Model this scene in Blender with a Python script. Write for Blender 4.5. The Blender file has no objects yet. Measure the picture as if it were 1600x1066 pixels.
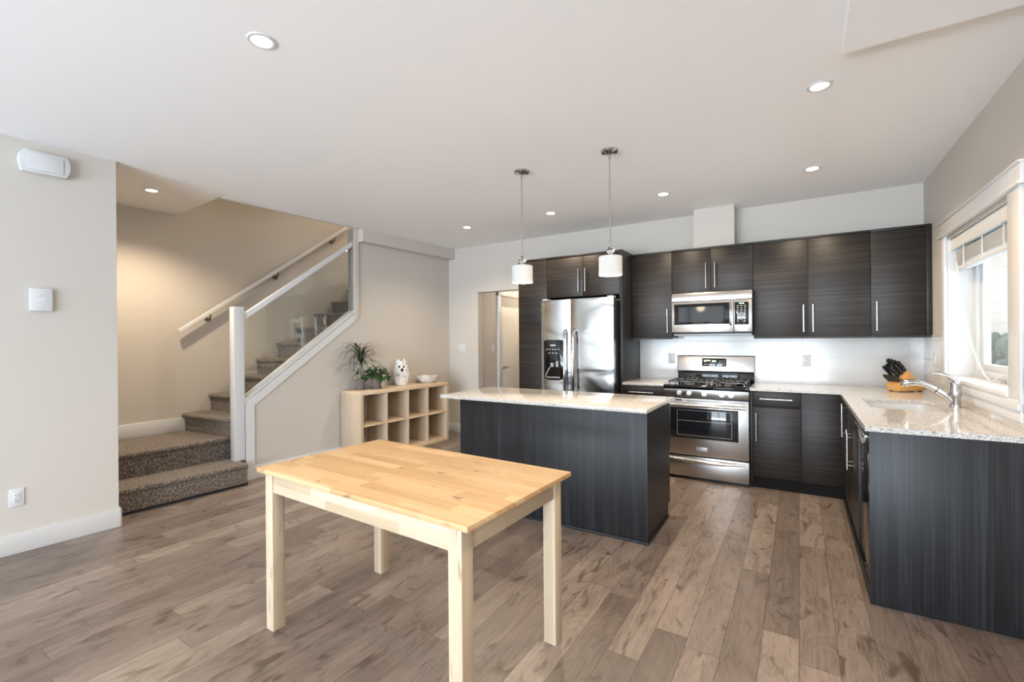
import bpy, bmesh, math, random
from mathutils import Vector, Matrix
R = math.radians
random.seed(7)
SC = bpy.context.scene
COL = SC.collection

# ------------------------------------------------------------------ camera, world, daylight, exposure
cam = bpy.data.cameras.new('camera')
cam.sensor_width = 36.0
cam.lens = 720.76 / 1600 * 36.0
cam.shift_y = -0.0010
cam.clip_start = 0.05
camo = bpy.data.objects.new('camera', cam)
COL.objects.link(camo)
camo.matrix_world = (Matrix.Translation((0, 0, 1.359)) @ Matrix.Rotation(R(31.908), 4, 'Z')
                     @ Matrix.Rotation(R(90 - 0.035), 4, 'X') @ Matrix.Rotation(R(-0.465), 4, 'Z'))
SC.camera = camo

SC.view_settings.view_transform = 'Standard'
SC.view_settings.look = 'None'
SC.view_settings.gamma = 1.0
SC.view_settings.use_curve_mapping = False
SC.view_settings.exposure = 0.84

world = bpy.data.worlds.new('sky')
SC.world = world
world.use_nodes = True
wn = world.node_tree
bg = wn.nodes['Background']
bg.inputs[0].default_value = (0.86, 0.93, 1.0, 1)
bg.inputs[1].default_value = 2.2

def area(name, loc, rot, sx, sy, watts, color):
    l = bpy.data.lights.new(name, 'AREA')
    l.shape = 'RECTANGLE'; l.size = sx; l.size_y = sy
    l.energy = watts; l.color = color
    o = bpy.data.objects.new(name, l); COL.objects.link(o)
    o.location = loc; o.rotation_euler = rot
    return o
# daylight coming in through the big windows behind the camera and the kitchen window
DAY = (0.74, 0.87, 1.0)
area('daylight_rear_left', (-2.8, -4.95, 1.3), (R(90), 0, 0), 2.2, 2.2, 92, DAY)
area('daylight_rear_right', (-0.35, -4.95, 1.3), (R(90), 0, 0), 1.9, 2.2, 80, DAY)
area('daylight_kitchen', (1.75, 4.0, 1.6), (R(90), 0, R(90)), 1.2, 1.1, 18, DAY)
# added fill lights outside the rear windows, aimed up to brighten the ceiling
area('ceiling_fill_left', (-2.8, -5.3, 0.3), (R(125), 0, 0), 2.4, 1.2, 150, (0.74, 0.87, 1.0))
area('ceiling_fill_right', (-0.35, -5.3, 0.3), (R(125), 0, 0), 2.0, 1.2, 128, (0.74, 0.87, 1.0))

WARM = (1.0, 0.79, 0.55)

# ------------------------------------------------------------------ frames
FW = Matrix.Identity(4)
FL = Matrix.Translation((-4.43, 5.347, 0)) @ Matrix.Rotation(R(-3.5), 4, 'Z')   # stair side of the room, slightly out of square

# ------------------------------------------------------------------ mesh helper
class MB:
    def __init__(s): s.bm = bmesh.new()
    def _tf(s, vs, M):
        if M is not None:
            for v in vs: v.co = M @ v.co
    def box(s, x0, x1, y0, y1, z0, z1, bev=0.0, M=None, seg=2):
        b = s.bm
        c = [(x, y, z) for x in (x0, x1) for y in (y0, y1) for z in (z0, z1)]
        v = [b.verts.new(p) for p in c]
        fs = [b.faces.new([v[i] for i in q]) for q in ((0,1,3,2),(4,6,7,5),(0,4,5,1),(2,3,7,6),(0,2,6,4),(1,5,7,3))]
        if bev > 0:
            es = list({e for f in fs for e in f.edges})
            r = bmesh.ops.bevel(b, geom=es, offset=bev, segments=seg, affect='EDGES', profile=0.5)
            v = list({w for f in r['faces'] for w in f.verts} | {w for w in v if w.is_valid})
        s._tf(v, M); return s
    def prism(s, poly, axis, a, b_, M=None, bev=0.0):
        b = s.bm
        def P(p, t):
            if axis == 'x': return (t, p[0], p[1])
            if axis == 'y': return (p[0], t, p[1])
            return (p[0], p[1], t)
        A = [b.verts.new(P(p, a)) for p in poly]; B = [b.verts.new(P(p, b_)) for p in poly]
        n = len(poly)
        fs = [b.faces.new(A), b.faces.new(B[::-1])]
        for i in range(n): fs.append(b.faces.new([A[i], B[i], B[(i+1) % n], A[(i+1) % n]]))
        vs = A + B
        if bev > 0:
            es = list({e for f in fs for e in f.edges})
            r = bmesh.ops.bevel(b, geom=es, offset=bev, segments=2, affect='EDGES', profile=0.5)
            vs = list({w for f in r['faces'] for w in f.verts} | {w for w in vs if w.is_valid})
        s._tf(vs, M); return s
    def lathe(s, prof, cx=0, cy=0, cz=0, seg=28, M=None):
        b = s.bm; rings = []; allv = []
        for r, z in prof:
            if r < 1e-6: rg = [b.verts.new((cx, cy, cz + z))]
            else: rg = [b.verts.new((cx + r*math.cos(2*math.pi*i/seg), cy + r*math.sin(2*math.pi*i/seg), cz + z)) for i in range(seg)]
            rings.append(rg); allv += rg
        for p, q in zip(rings, rings[1:]):
            for i in range(seg):
                j = (i+1) % seg
                if len(p) == 1 and len(q) == 1: continue
                if len(p) == 1: b.faces.new([p[0], q[i], q[j]])
                elif len(q) == 1: b.faces.new([p[i], p[j], q[0]])
                else: b.faces.new([p[i], p[j], q[j], q[i]])
        s._tf(allv, M); return s
    def cyl(s, p0, p1, r, r1=None, seg=16):
        p0, p1 = Vector(p0), Vector(p1); d = p1 - p0; L = d.length
        M = Matrix.Translation(p0) @ d.to_track_quat('Z', 'Y').to_matrix().to_4x4()
        r1 = r if r1 is None else r1
        return s.lathe([(0, 0), (r, 0), (r1, L), (0, L)], seg=seg, M=M)
    def tube(s, pts, r, seg=10, cap=True, flat=1.0):
        b = s.bm; pts = [Vector(p) for p in pts]; n = len(pts)
        rr = r if isinstance(r, (list, tuple)) else [r]*n
        up = None; rings = []
        for i, p in enumerate(pts):
            t = (pts[min(i+1, n-1)] - pts[max(i-1, 0)]).normalized()
            if up is None:
                up = Vector((0, 0, 1)) if abs(t.z) < 0.9 else Vector((1, 0, 0))
            sd = t.cross(up).normalized(); up = sd.cross(t).normalized()
            rings.append([b.verts.new(p + (sd*math.cos(2*math.pi*k/seg) + up*math.sin(2*math.pi*k/seg)*flat)*rr[i]) for k in range(seg)])
        for p, q in zip(rings, rings[1:]):
            for k in range(seg): b.faces.new([p[k], p[(k+1) % seg], q[(k+1) % seg], q[k]])
        if cap: b.faces.new(rings[0][::-1]); b.faces.new(rings[-1])
        return s
    def ell(s, c, rx, ry, rz, M=None, u=16, v=10):
        r = bmesh.ops.create_uvsphere(s.bm, u_segments=u, v_segments=v, radius=1)
        T = Matrix.Translation(c) @ Matrix.Diagonal((rx, ry, rz, 1))
        s._tf(r['verts'], T); s._tf(r['verts'], M); return s
    def quad(s, pts):
        s.bm.faces.new([s.bm.verts.new(p) for p in pts]); return s
    def slab_hole(s, outer, hole, z0, z1):
        b = s.bm
        for z in (z0, z1):
            vo = [b.verts.new((x, y, z)) for x, y in outer]; vh = [b.verts.new((x, y, z)) for x, y in hole]
            es = [b.edges.new((l[i], l[(i+1) % len(l)])) for l in (vo, vh) for i in range(len(l))]
            bmesh.ops.triangle_fill(b, use_beauty=True, edges=es)
            if z == z0: po, ph = vo, vh
            else:
                for l, m in ((po, vo), (ph, vh)):
                    for i in range(len(l)): b.faces.new([l[i], l[(i+1) % len(l)], m[(i+1) % len(l)], m[i]])
        return s
    def mesh(s, name, mat, off=(0, 0, 0), smooth=35):
        b = s.bm
        bmesh.ops.recalc_face_normals(b, faces=b.faces)
        o = Vector(off)
        for v in b.verts: v.co -= o
        me = bpy.data.meshes.new(name); b.to_mesh(me); b.free()
        for p in me.polygons: p.use_smooth = True
        me.set_sharp_from_angle(angle=R(smooth))
        me.materials.append(mat)
        return me

def link(name, data):
    o = bpy.data.objects.new(name, data); COL.objects.link(o); return o
def tag(o, label, cat, group=None):
    o['label'] = label; o['category'] = cat
    if group: o['group'] = group
    return o
class T:
    """a thing: an Empty at its base with the parts as children"""
    def __init__(s, name, label, cat, loc=(0, 0, 0), frame=FW, rz=0, group=None, local=False):
        s.o = link(name, None); s.o.empty_display_size = 0.05
        s.o.matrix_world = frame @ Matrix.Translation(loc) @ Matrix.Rotation(rz, 4, 'Z')
        s.off = (0, 0, 0) if local else loc
        tag(s.o, label, cat, group)
    def part(s, name, mb, mat, parent=None, label=None, smooth=35):
        o = link(name, mb.mesh(name, mat, s.off, smooth)); o.parent = parent or s.o
        if label: o['label'] = label
        return o
def single(name, mb, mat, label, cat, loc=(0, 0, 0), frame=FW, group=None, smooth=35):
    o = link(name, mb.mesh(name, mat, loc, smooth)); o.matrix_world = frame @ Matrix.Translation(loc)
    return tag(o, label, cat, group)
def S(name, mb, mat, frame=FW, smooth=35):
    o = link(name, mb.mesh(name, mat, (0, 0, 0), smooth)); o.matrix_world = frame.copy(); o['kind'] = 'structure'; return o
def dup(root, mat4, label=None):
    r = root.copy(); COL.objects.link(r); r.matrix_world = mat4
    if label: r['label'] = label
    for ch in list(root.children):
        c = ch.copy(); COL.objects.link(c); c.parent = r
        for g in ch.children:
            d = g.copy(); COL.objects.link(d); d.parent = c
    return r

# ------------------------------------------------------------------ materials
class N:
    def __init__(s, name):
        s.m = bpy.data.materials.new(name); s.m.use_nodes = True
        s.t = s.m.node_tree; s.b = s.t.nodes['Principled BSDF']
    def n(s, kind, **kw):
        nd = s.t.nodes.new('ShaderNode' + kind)
        for k, v in kw.items():
            if hasattr(nd, k) and k not in ('Scale',): setattr(nd, k, v)
            else: nd.inputs[k].default_value = v
        return nd
    def l(s, a, b): s.t.links.new(a, b)
    def obj(s, scale=(1, 1, 1)):
        c = s.n('TexCoord'); m = s.n('Mapping'); m.inputs['Scale'].default_value = scale
        s.l(c.outputs['Object'], m.inputs[0]); return m.outputs[0]
    def noise(s, vec, scale, detail=4, rough=0.55, dist=0):
        q = s.n('TexNoise'); q.inputs['Scale'].default_value = scale; q.inputs['Detail'].default_value = detail
        q.inputs['Roughness'].default_value = rough; q.inputs['Distortion'].default_value = dist
        s.l(vec, q.inputs['Vector']); return q.outputs['Fac']
    def ramp(s, fac, stops, interp='LINEAR'):
        r = s.n('ValToRGB'); e = r.color_ramp.elements; r.color_ramp.interpolation = interp
        while len(e) < len(stops): e.new(0.5)
        for el, (p, c) in zip(e, stops):
            el.position = p; el.color = (*c, 1) if len(c) == 3 else c
        s.l(fac, r.inputs[0]); return r.outputs[0]
    def math(s, op, a, b=0.0, c=None):
        q = s.n('Math'); q.operation = op
        for i, x in enumerate((a, b, c)):
            if x is None: continue
            if isinstance(x, (int, float)): q.inputs[i].default_value = x
            else: s.l(x, q.inputs[i])
        return q.outputs[0]
    def mix(s, fac, a, b, mode='MIX'):
        q = s.n('Mix'); q.data_type = 'RGBA'; q.blend_type = mode
        for i, x in ((0, fac), (6, a), (7, b)):
            if isinstance(x, (int, float)): q.inputs[i].default_value = x
            elif isinstance(x, tuple): q.inputs[i].default_value = (*x, 1)
            else: s.l(x, q.inputs[i])
        return q.outputs[2]
    def bump(s, h, strength=0.2, dist=0.01):
        q = s.n('Bump'); q.inputs['Strength'].default_value = strength; q.inputs['Distance'].default_value = dist
        s.l(h, q.inputs['Height']); s.l(q.outputs[0], s.b.inputs['Normal'])
    def col(s, x):
        if isinstance(x, tuple): s.b.inputs['Base Color'].default_value = (*x, 1)
        else: s.l(x, s.b.inputs['Base Color'])
    def set(s, rough=None, metal=None, spec=None, coat=None, trans=None, ior=None):
        for k, v in (('Roughness', rough), ('Metallic', metal), ('Specular IOR Level', spec), ('Coat Weight', coat), ('Transmission Weight', trans), ('IOR', ior)):
            if v is not None: s.b.inputs[k].default_value = v

def flat(name, c, rough=0.5, metal=0, spec=None, bumpy=0.0, bs=200):
    k = N(name); v = k.obj(); f = k.noise(v, bs, 3)
    k.col(k.mix(k.math('MULTIPLY', f, 0.10), c, tuple(x*0.7 for x in c)))
    k.set(rough, metal, spec)
    if bumpy: k.bump(f, bumpy, 0.002)
    return k.m
def emis(name, c, st):
    k = N(name); k.col((0.9, 0.9, 0.9)); k.b.inputs['Emission Color'].default_value = (*c, 1); k.b.inputs['Emission Strength'].default_value = st
    return k.m

M_wall = flat('wall_paint', (0.575, 0.54, 0.495), 0.6, bumpy=0.05)
M_ceil = flat('ceiling_paint', (0.91, 0.91, 0.92), 0.8, bumpy=0.04)
M_trim = flat('white_trim_paint', (0.67, 0.68, 0.69), 0.35)
M_door = flat('hall_door_paint', (0.78, 0.73, 0.64), 0.4)
M_door_shade = flat('hall_door_painted_shade', (0.50, 0.46, 0.41), 0.5)  # greyer door colour, shade on the top of the hall door painted in
M_plastic = flat('white_plastic', (0.64, 0.65, 0.66), 0.35)
M_grey = flat('grey_plastic', (0.40, 0.41, 0.42), 0.4)
M_blackp = flat('black_plastic', (0.012, 0.012, 0.013), 0.35)
M_blackg = flat('black_gloss', (0.006, 0.006, 0.007), 0.06)
M_iron = flat('cast_iron', (0.10, 0.10, 0.10), 0.30, 0.6)
M_badge = flat('satin_badge', (0.42, 0.42, 0.42), 0.4, 0.5)
M_kick = flat('dark_kick', (0.009, 0.008, 0.008), 0.7, 0, 0.12)
M_bronze = flat('bronze_bracket', (0.22, 0.17, 0.13), 0.3, 1)
M_knob = flat('satin_knob', (0.80, 0.80, 0.80), 0.38, 0.85)
M_chrome = flat('chrome', (0.60, 0.60, 0.61), 0.07, 1)
M_brush = flat('brushed_nickel', (0.72, 0.69, 0.65), 0.28, 1)
M_handle = flat('steel_handle', (0.78, 0.77, 0.75), 0.18, 1)
M_sinksteel = flat('sink_steel', (0.66, 0.66, 0.66), 0.35, 0.45)
M_marks = flat('panel_print', (0.75, 0.77, 0.78), 0.5)
M_black = flat('dark_strip_paint', (0.01, 0.01, 0.01), 0.8)  # near-black colour of the thin floor strip under the window cabinets
M_pot = flat('grey_clay', (0.17, 0.145, 0.135), 0.8, bumpy=0.2)
M_soil = flat('soil', (0.05, 0.035, 0.025), 0.95, bumpy=0.8)
M_cane = flat('plant_stem', (0.24, 0.19, 0.10), 0.8, bumpy=0.4)
M_leafd = flat('narrow_leaf', (0.035, 0.052, 0.028), 0.45)
M_leafb = flat('broad_leaf', (0.02, 0.085, 0.022), 0.35)
M_siding_tr = flat('outside_trim', (0.75, 0.74, 0.72), 0.6)
M_hedge = flat('hedge_leaves', (0.06, 0.095, 0.055), 0.8, bumpy=1.0, bs=30)
M_ground = flat('outside_ground', (0.25, 0.24, 0.22), 0.9)
M_blind = flat('blind_slats', (0.80, 0.80, 0.79), 0.45)
M_slot = flat('outlet_slot', (0.05, 0.05, 0.05), 0.6)
M_lens = emis('lamp_lens', (1.0, 0.93, 0.82), 14)
M_green = emis('clock_digits', (0.2, 1.0, 0.35), 1.5)
M_amber = emis('status_text', (1.0, 0.75, 0.3), 1.0)

def m_floor():
    k = N('oak_laminate'); c = k.n('TexCoord'); sp = k.n('SeparateXYZ'); k.l(c.outputs['Object'], sp.inputs[0])
    W, L = 0.143, 1.29
    xr = k.math('DIVIDE', k.math('ADD', sp.outputs[0], 20.0295), W); row = k.math('FLOOR', xr); fx = k.math('FRACT', xr)
    wn1 = k.n('TexWhiteNoise'); wn1.noise_dimensions = '1D'; k.l(row, wn1.inputs['W'])
    yr = k.math('ADD', k.math('DIVIDE', sp.outputs[1], L), k.math('MULTIPLY', wn1.outputs['Value'], 7.0))
    pid = k.math('FLOOR', yr); fy = k.math('FRACT', yr)
    cb = k.n('CombineXYZ'); k.l(row, cb.inputs[0]); k.l(pid, cb.inputs[1])
    wn2 = k.n('TexWhiteNoise'); wn2.noise_dimensions = '2D'; k.l(cb.outputs[0], wn2.inputs['Vector'])
    rnd = wn2.outputs['Value']
    gx = k.math('ADD', k.math('MULTIPLY', sp.outputs[0], 1.0), k.math('MULTIPLY', rnd, 37.0))
    gv = k.n('CombineXYZ'); k.l(gx, gv.inputs[0]); k.l(sp.outputs[1], gv.inputs[1]); k.l(k.math('MULTIPLY', rnd, 11.0), gv.inputs[2])
    def mp(scale):
        m = k.n('Mapping'); m.inputs['Scale'].default_value = scale; k.l(gv.outputs[0], m.inputs[0]); return m.outputs[0]
    fine = k.math('ADD', k.math('MULTIPLY', k.noise(mp((60, 3.0, 1)), 1.0, 6, 0.7), 0.55), k.math('MULTIPLY', k.noise(mp((260, 9.0, 1)), 1.0, 3, 0.6), 0.45))
    # cathedral grain: contour bands of a stretched noise
    big = k.noise(mp((5.0, 1.0, 1)), 1.0, 2, 0.4, 0.6)
    rings = k.math('FRACT', k.math('MULTIPLY', big, 26.0))
    rings = k.math('ABSOLUTE', k.math('SUBTRACT', rings, 0.5))
    blot = k.noise(mp((9, 2.6, 1)), 1.0, 4, 0.6, 0.4)
    kn = k.noise(mp((11, 4.2, 1)), 1.0, 3, 0.5, 1.2)
    base = k.ramp(rnd, [(0.0, (0.140, 0.112, 0.096)), (0.35, (0.176, 0.143, 0.123)), (0.7, (0.212, 0.174, 0.150)), (1.0, (0.272, 0.226, 0.194))])
    g = k.math('ADD', k.math('MULTIPLY', fine, 0.75), k.math('MULTIPLY', rings, 0.17))
    g = k.math('ADD', g, k.math('MULTIPLY', blot, 0.50))
    tone = k.ramp(g, [(0.48, (0.56, 0.52, 0.49)), (0.67, (1.0, 0.98, 0.97)), (0.84, (1.27, 1.25, 1.24))])
    cc = k.mix(1.0, base, tone, 'MULTIPLY')
    knm = k.ramp(kn, [(0.575, (0, 0, 0)), (0.70, (1, 1, 1))])
    cc = k.mix(k.math('MULTIPLY', knm, 0.75), cc, (0.060, 0.040, 0.028))
    ex = k.math('LESS_THAN', k.math('MINIMUM', fx, k.math('SUBTRACT', 1.0, fx)), 0.011)
    ey = k.math('LESS_THAN', k.math('MINIMUM', fy, k.math('SUBTRACT', 1.0, fy)), 0.0013)
    edge = k.math('MAXIMUM', k.math('MULTIPLY', ex, 0.75), k.math('MULTIPLY', ey, 0.8))
    cc = k.mix(edge, cc, (0.06, 0.045, 0.035))
    k.col(cc)
    k.l(k.math('ADD', 0.27, k.math('MULTIPLY', fine, 0.14)), k.b.inputs['Roughness'])
    k.bump(k.math('SUBTRACT', k.math('MULTIPLY', fine, 0.4), edge), 0.10, 0.002)
    return k.m
def m_darkwood(name, vertical, tint=(1, 1, 1)):
    k = N(name)
    v = k.obj((75, 75, 1.1) if vertical else (1.1, 1.1, 75)); f = k.noise(v, 1.0, 5, 0.6)
    v2 = k.obj((14, 14, 0.4) if vertical else (0.5, 0.5, 14)); f2 = k.noise(v2, 1.0, 3, 0.5)
    g = k.math('ADD', k.math('MULTIPLY', f, 0.65), k.math('MULTIPLY', f2, 0.35))
    t = lambda c: tuple(a*b for a, b in zip(c, tint))
    k.col(k.ramp(g, [(0.32, t((0.0085, 0.0068, 0.0058))), (0.5, t((0.0175, 0.0137, 0.0115))), (0.68, t((0.044, 0.035, 0.030)))]))
    k.set(0.42, 0, 0.35); k.bump(f, 0.06, 0.001)
    return k.m
def m_granite():
    k = N('speckled_granite'); v = k.obj()
    vo = k.n('TexVoronoi'); vo.inputs['Scale'].default_value = 260; k.l(v, vo.inputs['Vector'])
    sp = k.n('SeparateColor'); k.l(vo.outputs['Color'], sp.inputs[0])
    c1 = k.ramp(sp.outputs[0], [(0.0, (0.12, 0.115, 0.11)), (0.13, (0.36, 0.34, 0.32)), (0.32, (0.54, 0.52, 0.50)), (0.58, (0.70, 0.685, 0.66)), (0.90, (0.50, 0.46, 0.41))], 'CONSTANT')
    f = k.noise(v, 55, 4)
    k.col(k.mix(k.math('MULTIPLY', f, 0.42), c1, (0.66, 0.645, 0.615)))
    k.set(0.07, 0, 0.6)
    return k.m
def m_birch(name, dark, light, axis, stave=0.055, length=0.55, knots=0.5, rough=0.35, rot=False):
    """finger-jointed birch staves; axis: the direction the staves run along"""
    k = N(name); c = k.n('TexCoord'); sp = k.n('SeparateXYZ'); k.l(c.outputs['Object'], sp.inputs[0])
    i = 'xyz'.index(axis); o = [j for j in range(3) if j != i]
    u = sp.outputs[i]; w = k.math('ADD', sp.outputs[o[0]], k.math('MULTIPLY', sp.outputs[o[1]], 1.0))
    rr = k.math('DIVIDE', k.math('ADD', w, 10.0), stave); row = k.math('FLOOR', rr); fr = k.math('FRACT', rr)
    w1 = k.n('TexWhiteNoise'); w1.noise_dimensions = '1D'; k.l(row, w1.inputs['W'])
    lr = k.math('ADD', k.math('DIVIDE', u, length), k.math('MULTIPLY', w1.outputs['Value'], 5.0)); pid = k.math('FLOOR', lr)
    cb = k.n('CombineXYZ'); k.l(row, cb.inputs[0]); k.l(pid, cb.inputs[1])
    w2 = k.n('TexWhiteNoise'); w2.noise_dimensions = '2D'; k.l(cb.outputs[0], w2.inputs['Vector']); rnd = w2.outputs['Value']
    gv = k.n('CombineXYZ'); k.l(k.math('MULTIPLY', u, 2.2), gv.inputs[0]); k.l(k.math('MULTIPLY', w, 26.0), gv.inputs[1]); k.l(k.math('MULTIPLY', rnd, 31.0), gv.inputs[2])
    f = k.noise(gv.outputs[0], 1.0, 5, 0.6, 0.3)
    gk = k.n('CombineXYZ'); k.l(k.math('MULTIPLY', u, 5.0), gk.inputs[0]); k.l(k.math('MULTIPLY', w, 17.0), gk.inputs[1]); k.l(k.math('MULTIPLY', rnd, 17.0), gk.inputs[2])
    kn = k.noise(gk.outputs[0], 1.0, 3, 0.5, 0.8)
    g = k.math('ADD', k.math('MULTIPLY', f, 0.6), k.math('MULTIPLY', rnd, 0.4))
    cc = k.mix(k.ramp(g, [(0.25, (0, 0, 0)), (0.75, (1, 1, 1))]), dark, light)
    km = k.ramp(kn, [(0.64, (0, 0, 0)), (0.74, (1, 1, 1))])
    cc = k.mix(k.math('MULTIPLY', km, knots), cc, tuple(x*0.35 for x in dark))
    k.col(cc); k.set(rough, 0, 0.4)
    return k.m
def m_tile():
    k = N('white_wall_tile'); c = k.n('TexCoord'); sp = k.n('SeparateXYZ'); k.l(c.outputs['Object'], sp.inputs[0])
    a = k.math('FRACT', k.math('DIVIDE', k.math('ADD', k.math('SUBTRACT', sp.outputs[0], sp.outputs[1]), 20.0 + 0.377 + 4.937), 0.40))
    b = k.math('FRACT', k.math('DIVIDE', k.math('ADD', sp.outputs[2], 0.115), 0.16))
    ea = k.math('LESS_THAN', k.math('MINIMUM', a, k.math('SUBTRACT', 1.0, a)), 0.0032)
    eb = k.math('LESS_THAN', k.math('MINIMUM', b, k.math('SUBTRACT', 1.0, b)), 0.008)
    e = k.math('MAXIMUM', ea, eb)
    k.col(k.mix(e, (0.63, 0.63, 0.625), (0.50, 0.49, 0.475)))
    k.l(k.math('ADD', 0.14, k.math('MULTIPLY', e, 0.5)), k.b.inputs['Roughness'])
    k.bump(k.math('SUBTRACT', 1.0, e), 0.25, 0.001)
    return k.m
def m_carpet():
    k = N('carpet_pile'); v = k.obj(); f = k.noise(v, 150, 3, 0.75); g = k.noise(v, 60, 4, 0.7)
    s_ = k.math('ADD', k.math('MULTIPLY', f, 0.55), k.math('MULTIPLY', g, 0.45))
    k.col(k.ramp(s_, [(0.40, (0.035, 0.028, 0.024)), (0.48, (0.13, 0.105, 0.088)), (0.54, (0.24, 0.20, 0.17)), (0.62, (0.52, 0.45, 0.38))]))
    k.set(0.95, 0, 0.1); k.bump(s_, 0.9, 0.012)
    k.b.inputs['Sheen Weight'].default_value = 0.3
    return k.m
def m_steel(name, wav=0.0, grain='x', c=(0.46, 0.44, 0.42), rough=0.30):
    k = N(name); sc = {'x': (2, 300, 300), 'z': (300, 300, 2)}[grain]
    f = k.noise(k.obj(sc), 1.0, 3)
    k.col(k.mix(f, tuple(x*0.92 for x in c), c)); k.set(rough, 1)
    k.l(k.math('ADD', rough - 0.05, k.math('MULTIPLY', f, 0.10)), k.b.inputs['Roughness'])
    if wav:
        w = k.noise(k.obj((1.6, 1.6, 3.2)), 1.0, 2, 0.4, 0.6); k.bump(w, wav, 0.05)
    return k.m
def m_glass(name, tint=(1, 1, 1), rough=0.0):
    k = N(name); k.col(tint); k.set(rough, 0, 0.5, None, 1.0, 1.45); return k.m
def m_thin_glass(name, boost=1.8):
    k = N(name); out = k.t.nodes['Material Output']
    tr = k.n('BsdfTransparent'); tr.inputs[0].default_value = (0.95, 0.97, 0.96, 1)
    gl = k.n('BsdfGlossy'); gl.inputs['Roughness'].default_value = 0.02
    fr = k.n('Fresnel'); fr.inputs[0].default_value = 1.5; geo = k.n('NewGeometry')
    mx = k.n('MixShader'); k.l(k.math('MULTIPLY', k.math('MINIMUM', k.math('MULTIPLY', fr.outputs[0], boost), 1.0), k.math('SUBTRACT', 1.0, geo.outputs['Backfacing'])), mx.inputs[0]); k.l(tr.outputs[0], mx.inputs[1]); k.l(gl.outputs[0], mx.inputs[2])
    k.l(mx.outputs[0], out.inputs[0]); return k.m
def m_siding():
    k = N('lap_siding'); c = k.n('TexCoord'); sp = k.n('SeparateXYZ'); k.l(c.outputs['Object'], sp.inputs[0])
    b = k.math('FRACT', k.math('DIVIDE', sp.outputs[2], 0.17)); e = k.math('LESS_THAN', b, 0.05)
    k.col(k.mix(e, (0.42, 0.36, 0.33), (0.28, 0.24, 0.22))); k.set(0.7); k.bump(b, 0.5, 0.01); return k.m
def m_shade():
    k = N('fabric_lamp_shade'); f = k.noise(k.obj((300, 300, 40)), 1.0, 2)
    k.col(k.mix(f, (0.54, 0.53, 0.52), (0.62, 0.61, 0.60))); k.set(0.8)
    k.b.inputs['Emission Color'].default_value = (1.0, 0.90, 0.78, 1); k.b.inputs['Emission Strength'].default_value = 0.06
    return k.m
def m_owl():
    k = N('glazed_owl_ceramic'); v = k.obj(); f = k.noise(v, 26, 3, 0.5, 1.0)
    c = k.ramp(f, [(0.30, (0.34, 0.33, 0.34)), (0.42, (0.78, 0.77, 0.76)), (0.6, (0.86, 0.85, 0.84))])
    k.col(c); k.set(0.15); k.bump(k.noise(v, 40, 2), 0.4, 0.01); return k.m
def m_bowl():
    k = N('mottled_bowl_glaze'); v = k.obj(); f = k.noise(v, 45, 4, 0.6, 1.0)
    k.col(k.ramp(f, [(0.32, (0.30, 0.29, 0.28)), (0.48, (0.74, 0.72, 0.70)), (0.7, (0.85, 0.84, 0.82))])); k.set(0.3); k.bump(f, 0.5, 0.01); return k.m

M_floor = m_floor(); M_dwh = m_darkwood('dark_laminate_across', False); M_dwv = m_darkwood('dark_laminate_upright', True, (0.78, 1.06, 1.42))
M_granite = m_granite(); M_tile = m_tile(); M_carpet = m_carpet()
M_btop = m_birch('table_top_birch', (0.46, 0.28, 0.125), (0.66, 0.46, 0.255), 'x', 0.062, 0.5, 0.7, 0.5)
M_brail = m_birch('table_rail_birch', (0.45, 0.34, 0.215), (0.63, 0.52, 0.38), 'x', 0.045, 0.45, 0.6, 0.4)
M_brail_y = m_birch('table_rail_birch_short', (0.45, 0.34, 0.215), (0.63, 0.52, 0.38), 'y', 0.045, 0.45, 0.6, 0.4)
M_bleg = m_birch('table_leg_birch', (0.48, 0.37, 0.25), (0.63, 0.525, 0.39), 'z', 0.04, 0.9, 0.6, 0.4)
M_kal = m_birch('shelf_birch_veneer', (0.50, 0.39, 0.28), (0.66, 0.54, 0.41), 'z', 0.6, 300.0, 0.15, 0.45)
M_kaledge = m_birch('shelf_birch_edging', (0.62, 0.47, 0.32), (0.76, 0.61, 0.44), 'y', 0.6, 300.0, 0.15, 0.45)
M_block = m_birch('knife_block_wood', (0.52, 0.25, 0.06), (0.68, 0.36, 0.11), 'z', 0.5, 2.0, 0.1, 0.35)
M_steel = m_steel('brushed_steel'); M_fridge = m_steel('fridge_steel', 0.55, 'x', (0.52, 0.52, 0.52), 0.20); M_mwsteel = m_steel('microwave_steel', 0.0, 'x', (0.58, 0.56, 0.54), 0.26)
M_glass = m_thin_glass('clear_glass_pane', 2.6); M_winglass = m_thin_glass('window_glass', 1.0); M_crystal = m_glass('glass_ball'); M_siding = m_siding(); M_shade = m_shade(); M_owl = m_owl(); M_bowl = m_bowl()
M_ovenglass = flat('oven_glass', (0.012, 0.014, 0.018), 0.04)
M_mwglass = flat('microwave_glass', (0.020, 0.021, 0.021), 0.06, 0, 0.10)

# ------------------------------------------------------------------ room shell
ZC = 2.705
YB, XR = 5.347, 0.934
def Lp(u, v): p = FL @ Vector((u, v, 0)); return (p.x, p.y)

S('floor', MB().box(-6.6, 1.18, -4.8, 8.2, -0.12, 0.0), M_floor)
# ceiling with the stair opening cut out of its left side
S('ceiling', MB().prism([(1.15, -4.75), (1.15, 5.46), Lp(0.115, 0.13), Lp(0.115, -3.14), Lp(-1.1, -3.14), (-6.4, 2.2), (-6.4, -4.75)], 'z', ZC, ZC + 0.28), M_ceil)
S('trim_1', MB().box(0.085, 0.115, -3.14, -1.70, ZC - 0.022, ZC + 0.1), M_wall, FL)          # lip under the opening edge
S('ceiling_soffit', MB().box(0.175, XR, -4.6, 2.60, ZC - 0.05, ZC + 0.02), M_ceil)

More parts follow.
